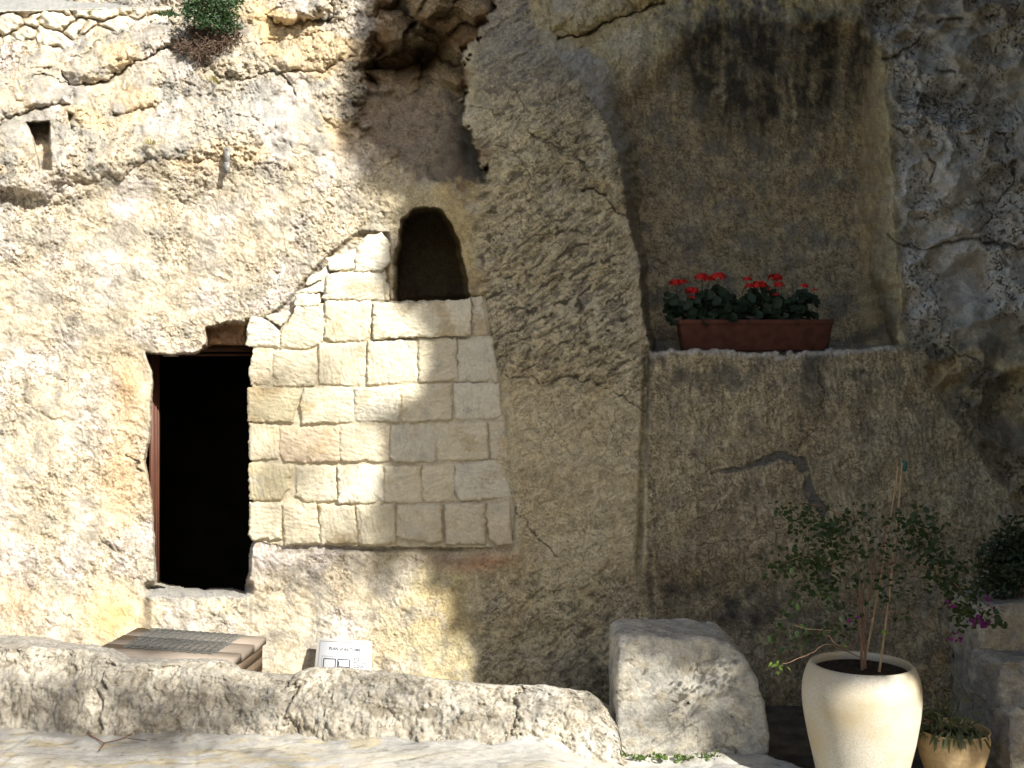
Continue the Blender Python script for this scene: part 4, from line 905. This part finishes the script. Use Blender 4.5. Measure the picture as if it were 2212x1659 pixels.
GER = [("geranium nearest the left end of the trough, some leaves hanging over its rim", (1437, 1520), [(1459, 611, 13, 1), (1477, 609, 9, .8), (1494, 629, 14, 1), (1495, 643, 7, .6)]),
       ("geranium left of the trough's middle, with tall broad paired flower heads", (1515, 1592), [(1516, 599, 14, .9), (1532, 603, 11, .9), (1552, 598, 15, 1)]),
       ("geranium right of the middle of the trough with the most red flower heads", (1588, 1680), [(1614, 604, 10, .8), (1621, 618, 11, 1), (1640, 616, 15, 1), (1656, 624, 9, .7), (1674, 601, 15, .9), (1683, 616, 11, .9), (1676, 638, 7, .6)]),
       ("geranium nearest the empty right end of the trough, with two small sparse flower heads", (1676, 1762), [(1737, 618, 9, .8), (1758, 627, 6, .5)])]
for gi, (lab, (xa, xb), heads) in enumerate(GER):
    g = thing("geranium", lab, "flowering plant", tuple(at((xa + xb) / 2, 692, 8.5)), 0, "red geraniums in the trough")
    mb = MB()
    for i in range(115):
        x = rng.uniform(xa, xb); top_ = 633 + 14 * math.sin(x * .06) + (12 if x < 1480 or x > 1735 else 0); y = 700 - (700 - top_) * rng.random() ** .8; d_ = 8.5 + rng.normal() * .06
        if x < 1470 and y > 688: d_ = 8.42
        ger_leaf(mb, at(x, y, d_), rng.uniform(.022, .045), (rng.normal() * .5, -.8 + rng.normal() * .3, .7 + rng.normal() * .4))
    rel(mb.build("foliage", M_GER, g, False))
    for hx, hy, hr, dens in heads:
        D_ = 8.46 + rng.normal() * .03; c0 = at(hx, hy, D_); R_ = hr / FPX * D_
        mb = MB(); base_ = at(np.clip(hx + rng.normal() * 10, xa, xb), 672, 8.5); mb.tube([base_, (base_ + c0) / 2 + np.array([rng.normal() * .01, 0, .01]), c0 - np.array([0, 0, R_ * .4])], .0028, 5); rel(mb.build("stem", M_GER, g, True))
        mb = MB()
        for i in range(int(34 * dens)):
            d = rng.normal(size=3); d /= np.linalg.norm(d); d[2] = abs(d[2]) * .85 - .12
            p = c0 + d * np.array([R_, R_, R_ * .72]); fr = R_ * .42
            ax1 = np.cross(d, (0.1, .3, 1)); ax1 /= np.linalg.norm(ax1) + 1e-9; ax2 = np.cross(d, ax1); k0 = rng.random() * 6
            for k in range(5):
                a0 = k0 + k * 1.2566; e1 = math.cos(a0) * ax1 + math.sin(a0) * ax2; e2 = -math.sin(a0) * ax1 + math.cos(a0) * ax2
                mb.add([p, p + fr * (.55 * e1 + .32 * e2), p + fr * e1 + d * fr * .15, p + fr * (.55 * e1 - .32 * e2)], [(0, 1, 2, 3)])
        rel(mb.build("flower_head", M_RED, g, False))

# ------------------------------------------------------------------ door frame in the opening
M_WOOD = plain("red_brown_wood", (.09, .036, .021), .55, .35, .35, 9, .25, (8, 8, .6))
df = thing("door_frame", "weathered red-brown wooden door frame set back inside the dark doorway", "door frame", tuple(at(335, 1264, 8.75)))
zlo = at(335, 1268, 9.0)[2]; zhi = at(335, 748, 9.0)[2]
def post(x, wx, dy, y_c):
    mb = MB(); mb.box((x, y_c, (zlo + zhi) / 2), (wx, dy, zhi - zlo)); mb.box((x + wx * .5 + .006, y_c + .015, (zlo + zhi) / 2), (.012, dy * .55, zhi - zlo)); mb.box((x + wx * .5 + .015, y_c + .03, (zlo + zhi) / 2), (.008, dy * .3, zhi - zlo))
    return rel(mb.build("jamb", M_WOOD, df))
post(at(329, 1000, 9.0)[0], .03, .14, .54)
xr = at(552, 1000, 9.0)[0]; mb = MB(); mb.box((xr + .02, .54, (zlo + zhi) / 2), (.05, .12, zhi - zlo)); rel(mb.build("jamb", M_WOOD, df))
xl = at(330, 1000, 9.0)[0]; mb = MB(); mb.box(((xl + xr) / 2, .54, zhi - .02), (xr - xl - .03, .10, .05)); mb.box(((xl + xr) / 2, .52, zhi - .07), (xr - xl - .03, .05, .02)); rel(mb.build("head_beam", plain("dark_wood", (.05, .022, .013), .7, .2, .3, 9), df))

# ------------------------------------------------------------------ wooden platform with wire mesh
zp = .35
bl_, br_, fr_, fl_ = [np.array(p) for p in [(-2.835, -.13, zp), (-1.81, -.45, zp), (-1.888, -1.23, zp), (-2.89, -.96, zp)]]
pl = thing("wooden_platform", "low weathered grey-brown wooden box step with wire mesh on top, below the doorway", "platform", ((bl_ + fr_) / 2 * [1, 1, 0]))
M_PLANK = plain("weathered_plank", (.25, .205, .16), .8, .2, .14, 6, .4, (1.0, 12, 12))
M_PLANK2 = plain("brown_side_plank", (.20, .145, .095), .8, .2, .18, 6, .4, (9, 1.5, 14))
def quadp(a, b): return bl_ * (1 - a) * (1 - b) + br_ * a * (1 - b) + fr_ * a * b + fl_ * (1 - a) * b
mb = MB(); T_ = .05; nb = 3
for i in range(nb):
    b0, b1 = i / nb + .0015, (i + 1) / nb - .0015; w0 = .003 * math.sin(i * 3)
    q = [quadp(-.01 - w0, b0), quadp(1.01 + w0, b0), quadp(1.01 + w0, b1), quadp(-.01 - w0, b1)]
    dz = .003 * ((i * 7) % 3 - 1); vt = [p + [0, 0, dz] for p in q] + [p + [0, 0, dz - T_] for p in q]
    mb.add(vt, [(0, 3, 2, 1), (4, 5, 6, 7), (0, 1, 5, 4), (1, 2, 6, 5), (2, 3, 7, 6), (3, 0, 4, 7)])
to = mb.build("top_boards", M_PLANK, pl); rel(to)
for nm, (a0, b0), (a1, b1) in [("side_board", (.97, .02), (.985, .98)), ("front_board", (.02, .985), (.97, .965)), ("side_board", (.02, .02), (.035, .98))]:
    mb = MB()
    for k in range(3):
        za, zb_ = zp - T_ - .002 - k * .098, zp - T_ - .094 - k * .098
        if nm == "side_board": q = [quadp(a0, b0), quadp(a1, b0), quadp(a1, b1), quadp(a0, b1)]
        else: q = [quadp(a0, b1), quadp(a1, b1), quadp(a1, b0), quadp(a0, b0)]
        mb.add([np.array([p[0], p[1], za]) for p in q] + [np.array([p[0], p[1], zb_]) for p in q], [(0, 3, 2, 1), (4, 5, 6, 7), (0, 1, 5, 4), (1, 2, 6, 5), (2, 3, 7, 6), (3, 0, 4, 7)])
    rel(mb.build(nm, M_PLANK2, pl))
# mesh: wavy wires, stapled on
def onplane(x, y):
    d = at(x, y, 1.0) - CAM; k = (zp + .006 - CAM[2]) / d[2]; return CAM + d * k
m00, m10, m11, m01 = onplane(330, 1356), onplane(527, 1371), onplane(460, 1414), onplane(262, 1399)
def mp(a, b): return m00 * (1 - a) * (1 - b) + m10 * a * (1 - b) + m11 * a * b + m01 * (1 - a) * b
mb = MB(); nw, ns = 15, 26
for i in range(nw):
    pts = [mp((j + .5 * 0) / ns, np.clip((i + .5 + (.42 if j % 2 else -.42)) / nw, 0, 1)) + np.array([0, 0, .004 if (i + j) % 2 else 0]) for j in range(ns + 1)]; mb.tube(pts, .0036, 4)
rel(mb.build("wire_mesh", plain("galvanised_wire", (.11, .115, .105), .5, .5, .2, 20), pl))

# ------------------------------------------------------------------ sign leaning on the rock
sgt = thing("plan_sign", "white PLAN of the TOMB sign board leaning on the rock behind the low wall", "sign", tuple(at(742, 1470, 8.12)))
DB, DT = 8.07, 8.25
A_, B_ = at(686, 1378, DT), at(804, 1385, DT + .02); A2, B2 = at(676, 1475, DB), at(801, 1482, DB + .02)
ex = (B_ - A_); ey = (A2 - A_); nrm_ = np.cross(ey, ex); nrm_ /= np.linalg.norm(nrm_); nrm_ = nrm_ if nrm_[1] < 0 else -nrm_
def sg_(u, v, h=0): return A_ + ex * u + (ey * (1 - u) + (B2 - B_) * u) * v + nrm_ * h
def slab(u0, v0, u1, v1, h0, h1, mb):
    q = [(u0, v0), (u1, v0), (u1, v1), (u0, v1)]; mb.add([sg_(a, b, h1) for a, b in q] + [sg_(a, b, h0) for a, b in q], [(0, 1, 2, 3), (7, 6, 5, 4), (0, 4, 5, 1), (1, 5, 6, 2), (2, 6, 7, 3), (3, 7, 4, 0)])
mb = MB(); slab(0, 0, 1, 1, -.018, 0, mb); rel(mb.build("board", plain("cream_board", (.50, .46, .39), .6, .3, .05, 10), sgt))
mb = MB(); slab(.055, .065, .945, .99, .001, .0025, mb); rel(mb.build("paper", plain("white_sheet", (.47, .47, .46), .6, .2), sgt))
M_INK = plain("grey_ink", (.03, .03, .033), .7); M_INK2 = plain("pale_ink", (.12, .12, .125), .7)
def ln(mb, u0, v0, u1, v1, w=.006, h=.0035):
    if abs(u1 - u0) > abs(v1 - v0): slab(min(u0, u1), v0 - w, max(u0, u1), v0 + w, .0026, h, mb)
    else: slab(u0 - w * .8, min(v0, v1), u0 + w * .8, max(v0, v1), .0026, h, mb)
mb = MB()
for a in [(.055, .065, .945, .065), (.055, .065, .055, .99), (.945, .065, .945, .99)]: ln(mb, *a, .005)
for a in [(.115, .40, .64, .40), (.115, .40, .115, .99), (.64, .40, .64, .99)]: ln(mb, *a, .004)
rel(mb.build("border_lines", M_INK2, sgt))
mb = MB()
for a in [(.15, .455, .36, .455), (.15, .455, .15, .99), (.36, .455, .36, .66), (.40, .455, .40, .66), (.36, .66, .40, .66), (.40, .455, .60, .455), (.61, .455, .61, .99), (.40, .62, .60, .62), (.365, .70, .365, .80), (.395, .70, .395, .80), (.36, .86, .40, .86), (.36, .86, .36, .95), (.40, .86, .40, .95), (.565, .66, .565, .95), (.42, .5, .42, .6)]: ln(mb, *a, .011, .004)
rel(mb.build("floor_plan", M_INK, sgt))
mb = MB(); R = random.Random(4)
for i, vv_ in enumerate([.415, .45, .51, .575, .61, .665, .70, .76, .83, .90]):
    if i not in (1, 4, 6): slab(.655, vv_ - .011, .665, vv_ + .011, .0026, .0036, mb)
    u = .685; end = [.89, .79, .89, .86, .86, .82, .80, .83, .85, .80][i]
    while u < end: wd = R.uniform(.018, .05); slab(u, vv_ - .012, min(u + wd, end), vv_ + .012, .0026, .0036, mb); u += wd + .012
rel(mb.build("key_text", M_INK2, sgt))
fc = bpy.data.curves.new("title", 'FONT'); fc.body = "PLAN of the TOMB"; fc.size = 1.0; fc.resolution_u = 2; fc.offset = .022
fo = bpy.data.objects.new("title_curve", fc); C.objects.link(fo); bpy.context.view_layer.update()
tm = bpy.data.meshes.new_from_object(fo.evaluated_get(bpy.context.evaluated_depsgraph_get())); bpy.data.objects.remove(fo)
co = np.empty(len(tm.vertices) * 3); tm.vertices.foreach_get("co", co); co = co.reshape(-1, 3); wx = co[:, 0].max(); k = .57 / wx
hv = k * np.linalg.norm(ex) / np.linalg.norm(ey)
tm.vertices.foreach_set("co", np.array([sg_(.225 + x * k, .255 - y * hv * 1.1, .0036) for x, y, _ in co]).ravel()); tm.update(); tm.materials.append(M_INK)
rel(link(bpy.data.objects.new("lettering", tm), sgt))

# ------------------------------------------------------------------ crack gauge on the cliff
gq = at(491, 345, float(cliff_depth(491, 345)) - .035); ga = thing("crack_gauge", "small clear two-piece crack gauge fixed across the rock ledge above the doorway", "gauge", tuple(gq))
M_GAUGE = plain("clear_acrylic", (.20, .19, .17), .2, .5)
dg = float(.5 * (cliff_depth(491, 325) + cliff_depth(491, 338))) - .045
for nm, ya, yb in [("upper_plate", 318, 356), ("lower_plate", 350, 373)]:
    mb = MB(); a, b_ = at(485, ya, dg), at(497, yb, dg); off = 0 if nm[0] == 'u' else -.006
    mb.box(((a[0] + b_[0]) / 2, a[1] + off, (a[2] + b_[2]) / 2), (b_[0] - a[0], .005, a[2] - b_[2])); mb.box(((a[0] + b_[0]) / 2, a[1] + off - .004, (a[2] + b_[2]) / 2 + (.05 if nm[0] == 'u' else -.02)), (.012, .006, .012)); mb.box(((a[0] + b_[0]) / 2, a[1] + off + .03, (a[2] + b_[2]) / 2), (.014, .06, .014))
    rel(mb.build(nm, M_GAUGE, ga))

# ------------------------------------------------------------------ rubble retaining wall, top left
gx = np.arange(-260, 372, 2.0); gy = np.arange(-80, 150, 2.0); p, q = np.meshgrid(gx.astype(np.float32), gy.astype(np.float32))
a_ = fbm(p / 60, q / 60, 3, 500)
e1, e2, eid = worley(p / 46. + .5 * a_, q / 34. + .4 * a_, 11); sh_ = np.clip((e2 - e1) / .35, 0, 1) ** .6; fn = fbm(p / 12., q / 12., 3, 505)
cop = 26 - .03 * p; isc = 1 - sstep(-3, 3, q - cop + 2 * fn)
dep = 1.02 - .09 * sh_ * (1 - isc) - .015 * fn - .012 * (eid - .5) - isc * .10 + (25 - q) * .0012
dep = dep + isc * (26 - q) * .012
bot = np.interp(p[0], [-260, 0, 60, 150, 240, 330, 372], [150, 142, 135, 128, 98, 66, 44]); K = (q < bot + 14)
colr = np.empty(p.shape + (3,), np.float32); colr[:] = (.54, .48, .36); colr *= (.85 + .3 * eid)[..., None]
jm = np.clip((1 - sstep(.02, .16, e2 - e1)) * (1 - isc), 0, 1)[..., None]; colr = colr + (np.array((.30, .22, .13)) - colr) * jm * .8
colr = colr + (np.array((.17, .175, .17)) - colr) * (isc * .85)[..., None]
rw = thing("rubble_wall", "rough rubble stone wall with a flat grey coping above the cliff, left of the hanging bush", "stone wall", tuple(at(60, 130, 9.5)))
def sub(mask): return mask[:-1, :-1] & mask[1:, 1:] & mask[:-1, 1:] & mask[1:, :-1]
rel(mesh("rubble_stones", at(p, q, 8.5 + dep), grid_faces(len(gy), len(gx), sub(K & (q > cop - 6))), M_ROCK, rw, colr))
rel(mesh("coping", at(p, q, 8.5 + dep - .01), grid_faces(len(gy), len(gx), sub(K & (q < cop + 1))), M_PAVE, rw, colr))

# ------------------------------------------------------------------ bush on the rock, half green half dead
bd = float(cliff_depth(440, 60))
bu = thing("hanging_bush", "bushy green shrub with dead brown twigs hanging below it on the sunlit upper rock", "bush", tuple(at(450, 90, bd)))
M_BUSH = plain("bush_leaf", (.055, .10, .045), .55, .3, .45, 9, 0, trans=.25)
M_DEAD = plain("dead_twig", (.11, .075, .052), .9, .1, .35, 12)
cs = []
for cx_, cy_, r_, n in [(420, 10, 30, 500), (460, 5, 34, 650), (490, 20, 28, 420), (440, 40, 26, 380), (475, 48, 26, 350), (500, 55, 18, 160), (405, 30, 18, 120), (450, -35, 45, 500), (505, 0, 20, 180)]:
    for _ in range(n):
        d = rng.normal(size=3); d /= np.linalg.norm(d); k = r_ * rng.random() ** .45; cs.append(at(cx_ + d[0] * k, cy_ + d[2] * k, bd - .32 + d[1] * k / 270.))
rel(leaves("foliage", cs, .035, M_BUSH, bu, up=.4, aspect=.4, seed=8))
cs, dr_ = [], []
mb = MB()
for i in range(800):
    x, y = 388 + 128 * rng.random(), 55 + 72 * rng.random()
    if y > 125 - abs(x - 430) * .5 or (x < 405 and y < 80): continue
    p0 = at(x, y, float(cliff_depth(x, y)) - .05 - rng.random() * .16); d = np.array([rng.normal() * .6, -.3 + rng.normal() * .4, -.5 + rng.normal() * .6]); d /= np.linalg.norm(d); l_ = rng.uniform(.05, .13)
    mb.tube([p0, p0 + d * l_ * .5 + rng.normal(size=3) * .008, p0 + d * l_], [.003, .0022, .0012], 4)
    for k in range(3): cs.append(p0 + d * l_ * rng.random()); dr_.append(d + rng.normal(size=3) * .5)
rel(mb.build("dead_twigs", M_DEAD, bu, False)); rel(leaves("dead_leaves", cs, .028, M_DEAD, bu, aspect=.4, dirs=dr_, seed=9))
mb = MB()
for i in range(6): mb.tube([at(440 + rng.normal() * 10, 75, bd - .02), at(445 + rng.normal() * 20, 45, bd - .2), at(450 + rng.normal() * 35, 5, bd - .32)], [.016, .011, .005], 6)
rel(mb.build("branch", M_STEM, bu, True))
# small tufts on the sunlit rock
def tuft(x, y, n, size, label, name="grass_tuft", mat=None, D=None, spread=6, cat="plant", group=None, aspect=.12):
    d_ = (float(cliff_depth(x, y)) - .02) if D is None else D
    cs = [at(x + rng.normal() * spread, y + rng.normal() * spread * .25, d_ + rng.normal() * .015) for _ in range(n)]; dirs = [(rng.normal() * .6, -.5 + rng.normal() * .3, .9 + rng.normal() * .4) for _ in range(n)]
    o = leaves(name, cs, size, mat, None, aspect=aspect, dirs=dirs, seed=int(x))
    o.name = "foliage"; t = thing(name, label, cat, tuple(np.mean(cs, 0)), 0, group); o.parent = t; return rel(o)
M_DRY = plain("dry_grass", (.30, .27, .11), .7, .2, .3, 20, 0, trans=.2); M_WEED = plain("weed_leaf", (.10, .16, .035), .6, .3, .3, 20, 0, trans=.3)
tuft(465, 176, 40, .05, "dry yellow-green grass tuft just below the dead twigs", mat=M_DRY, spread=9)
tuft(330, 312, 45, .05, "pale dry grass tuft beside a dark hollow on the upper rock", mat=M_DRY, spread=8)
tuft(417, 128, 24, .05, "tiny dark green sprout at the foot of the dead twigs", "sprout", M_BUSH, spread=4, aspect=.45)
tuft(365, 36, 40, .06, "sparse grey-green weed between the rubble wall and the bush", "weed", M_BUSH, D=9.25, spread=9, aspect=.3)
# weeds along the foot of the boulder
for x, y, n, sp_, lab in [(1344, 1634, 26, 7, "tiny weed tuft at the left bottom corner of the boulder"), (1385, 1638, 40, 10, "spreading low weed patch under the left half of the boulder"), (1418, 1636, 34, 9, "low green weed below the middle of the boulder, touching the spreading patch"),
                          (1440, 1642, 16, 5, "single small weed rooted in the pavement crack under the boulder"), (1475, 1638, 50, 13, "bushiest weed tuft below the boulder"), (1530, 1636, 44, 14, "flat weed tuft nearest the right end of the boulder foot")]:
    tuft(x, y, n, .030, lab, "weed", M_WEED, D=2372 * 2.30 / (y - CY) - .03, spread=sp_, group="weeds along the foot of the boulder", aspect=.5)
# dry twig on the paving, left
mb = MB()
for pts in [[(188, 1583), (225, 1605), (275, 1594), (318, 1600)], [(225, 1605), (215, 1620)], [(262, 1597), (285, 1585)]]:
    mb.tube([at(x, y, 2372 * 2.185 / (y - CY)) for x, y in pts], [.006, .004, .003, .002][:len(pts)], 5)
tag(mb.build("dry_twig", M_STEM, None, True), "thin forked dry twig lying on the pavement by the low wall", "twig")

# ------------------------------------------------------------------ the tall tree behind the viewer that shades the right of the cliff
RS = np.array([math.cos(AZ), math.sin(AZ), 0.0]); US = np.array([-math.sin(AZ) * math.sin(EL), math.cos(AZ) * math.sin(EL), math.cos(EL)])
def sunst(px, py, D):
    p = at(px, py, D); return (float(p @ RS), float(p @ US))
EDGE = [(795, -420, 9.6), (795, -100, 9.1), (798, 0, 8.95), (786, 60, 8.85), (772, 130, 8.75), (758, 220, 8.6), (760, 262, 8.6), (778, 315, 8.55), (815, 345, 8.52), (868, 395, 8.5), (882, 440, 8.5), (852, 480, 8.5), (836, 560, 8.5), (848, 630, 8.5), (928, 665, 8.45), (938, 725, 8.45), (955, 765, 8.45), (948, 800, 8.45), (905, 830, 8.45), (868, 850, 8.45), (856, 885, 8.45), (872, 945, 8.45), (852, 1000, 8.45), (838, 1050, 8.45), (805, 1085, 8.45), (845, 1130, 8.45), (850, 1180, 8.47), (935, 1205, 8.48), (962, 1240, 8.47), (985, 1290, 8.45), (1015, 1335, 8.42), (1052, 1375, 8.4), (1064, 1440, 8.37)]
PO = [sunst(*e) for e in EDGE] + [sunst(1338, 1384, 6.85), sunst(1480, 1408, 6.85), sunst(1608, 1456, 6.85), sunst(1750, 1432, 6.2), sunst(1862, 1448, 6.1), sunst(1965, 1438, 6.2), sunst(1985, 1585, 6.5), sunst(2060, 1592, 6.4), sunst(2125, 1625, 6.5), (2.0, -2.3), (6.5, -3.6), (8.5, 0), (8.2, 5.5), (5, 8.5), (1, 8.5)]
PO = np.array(PO)
tree = thing("unseen_shade_tree", "tall dense tree behind the viewer whose crown shades the right half of the cliff", "tree", (11.6, -7.6, -.25))
S_ = rng.uniform([-1.6, -4.0], [8.8, 9], size=(60000, 2)).astype(np.float32)
sd_ = sdf(PO, S_[:, 0], S_[:, 1]) + .06 * fbm(S_[:, 0] * 3, S_[:, 1] * 3, 2, 600)
ok = sd_ > .07; S_ = S_[ok]; sd_ = sd_[ok]; sz_ = np.clip(.10 + .55 * (sd_ - .07), .10, .42)
near = rng.uniform([-1.4, -2.6], [3.0, 6], size=(60000, 2)).astype(np.float32); nd = sdf(PO, near[:, 0], near[:, 1]) + .06 * fbm(near[:, 0] * 3, near[:, 1] * 3, 2, 600)
ok = (nd > .05) & (nd < .5); S_ = np.concatenate([S_, near[ok]]); sz_ = np.concatenate([sz_, np.clip(.10 + .4 * nd[ok], .10, .28)])
dd_ = rng.uniform(11.5, 15.5, len(S_))
pts = SUN * dd_[:, None] + RS * S_[:, :1] + US * S_[:, 1:]
extra = []
for x, y, D, r_, n in [(725, 800, 8.45, .10, 22), (600, 800, 8.45, .13, 26), (690, 770, 8.45, .10, 14), (575, 840, 8.45, .12, 16), (760, 745, 8.45, .10, 14), (600, 920, 8.45, .14, 26), (700, 945, 8.45, .16, 22), (780, 960, 8.45, .12, 22), (580, 1030, 8.45, .14, 30), (660, 1015, 8.45, .12, 16), (660, 1120, 8.45, .12, 20), (740, 1110, 8.45, .13, 26), (815, 1115, 8.45, .10, 30), (610, 1085, 8.45, .12, 14), (760, 860, 8.45, .10, 10), (840, 880, 8.45, .08, 12), (740, 1200, 8.45, .16, 40), (840, 1205, 8.45, .14, 45), (640, 1210, 8.45, .12, 22), (900, 1215, 8.45, .1, 25),
                       (80, 1500, 6.95, .3, 60), (200, 1510, 6.95, .25, 60), (380, 1530, 6.9, .22, 70), (450, 1510, 6.95, .14, 35), (330, 1600, 6.7, .25, 60), (60, 1600, 6.7, .3, 70), (520, 1500, 6.95, .15, 30), (350, 1390, 7.8, .2, 26), (620, 1600, 6.6, .2, 22), (530, 1400, 7.7, .08, 12), (850, 1470, 7.1, .14, 22), (900, 1560, 6.9, .14, 14), (1100, 1540, 6.9, .14, 12), (1540, 1500, 6.85, .12, 26), (1400, 1450, 6.85, .16, 22), (1480, 1530, 6.85, .12, 14)]:
    s0, t0 = sunst(x, y, D)
    for _ in range(int(n * (.75 if D > 8 else 1.7))):
        extra.append(SUN * rng.uniform(18, 22) + RS * (s0 + rng.normal() * r_) + US * (t0 + rng.normal() * r_ * .6))
for (xa, ya, xb, yb, D, dens) in [(540, 740, 860, 1180, 8.45, 9), (0, 1450, 1300, 1600, 6.95, 42), (0, 1600, 1650, 1659, 6.4, 55), (1335, 1400, 1655, 1630, 6.85, 14), (1745, 1450, 1980, 1659, 6.15, 45)]:
    area = (xb - xa) * (yb - ya) * (D / FPX) ** 2
    for _ in range(int(area * dens)):
        x, y = rng.uniform(xa, xb), rng.uniform(ya, yb); s0, t0 = sunst(x, y, D)
        if perlin(np.array([s0 * 2.2]), np.array([t0 * 2.2]), 620)[0] > -.15: extra.append(SUN * rng.uniform(18, 22) + RS * s0 + US * t0)
M_TREE = plain("tree_leaf", (.05, .09, .03), .55, .3, .4, 3)
P2 = np.array([(-7, -.5), (-3.9, -.8), (-.3, -2.3), (.25, -2.65), (1.4, -3.0), (3.5, -3.3), (4, -7), (-7, -7)])
low = thing("unseen_shade_tree", "unseen lower tree added to shade the near paving and cut its bounced light", "tree", (9.5, -13.5, -.25))  # unseen tree added to cut light bounced off the paving
Q_ = rng.uniform([-7, -7], [4, 0], size=(12000, 2)).astype(np.float32); Q_ = Q_[sdf(P2, Q_[:, 0], Q_[:, 1]) + .1 * fbm(Q_[:, 0] * 2, Q_[:, 1] * 2, 2, 610) > 0]
q3 = SUN * rng.uniform(13, 16.5, len(Q_))[:, None] + RS * Q_[:, :1] + US * Q_[:, 1:]; q3 = q3[q3[:, 2] > .6]
rel(leaves("crown", q3, .36, M_TREE, low, up=.3, aspect=.62, seed=14))
mb = MB(); mb.tube([(9.5, -13.5, -.3), (9.3, -13.3, 2), (8.5, -12.8, 4), (7.5, -12.2, 5.5)], [.3, .24, .16, .08], 10); mb.tube([(9.3, -13.3, 2), (7.5, -14, 3.5), (5.5, -14.5, 5)], [.18, .12, .05], 8); rel(mb.build("trunk", M_STEM, low, True))
rel(leaves("crown", np.concatenate([pts, np.array(extra)]) - .05, np.concatenate([sz_, np.full(len(extra), .11)]), M_TREE, tree, up=.3, aspect=.62, seed=12))
mb = MB(); cen = SUN * 20.5 + RS * 4 + US * 2.5
mb.tube([(11.6, -7.6, -.3), (11.7, -7.7, 2), (11.6, -7.6, 4), (11.6, -7.6, 5.8)], [.5, .4, .34, .28], 12)
for s0, t0 in [(.6, 4.5), (2, 7.5), (4, 8), (6.5, 6.5), (8, 3), (1.2, 2.5), (2.6, -.3), (5, -1.5), (4, 3), (1.0, 3.2)]:
    e_ = SUN * rng.uniform(12, 15) + RS * s0 + US * t0; b0 = np.array((11.6, -7.6, 5.7)); mb.tube([b0, b0 * .5 + e_ * .5 + rng.normal(size=3) * .3, e_], [.2, .1, .03], 8)
rel(mb.build("trunk", M_STEM, tree, True))

# unseen canopy and bush added on the right to darken that end of the cliff
ov = thing("unseen_shade_tree", "unseen tree added on the right to block sky light from the end of the cliff", "tree", (7.2, -3.2, -.25))
V_ = np.concatenate([rng.uniform([1.2, -7, 5.5], [10, -.9, 9], size=(14000, 3)), rng.uniform([4.9, -7.5, .2], [9.5, -1.2, 6], size=(9000, 3)), rng.uniform([3.35, -6.5, -.2], [5.2, -2.5, 3.2], size=(11000, 3))]); vs_ = np.where(np.arange(len(V_)) < 23000, .34, .13)
ok = sdf(PO, (V_ @ RS).astype(np.float32), (V_ @ US).astype(np.float32)) > .3; V_ = V_[ok]; vs_ = vs_[ok]
rel(leaves("crown", V_, vs_, M_TREE, ov, up=.4, aspect=.62, seed=21))
mb = MB(); mb.tube([(7.2, -3.2, -.3), (7.1, -3.3, 2.5), (6.8, -3.2, 5), (6, -3, 7)], [.3, .24, .18, .1], 10); mb.tube([(6.8, -3.2, 5), (5, -3.4, 6.2), (3.4, -3, 6.8)], [.16, .1, .04], 8); rel(mb.build("trunk", M_STEM, ov, True))
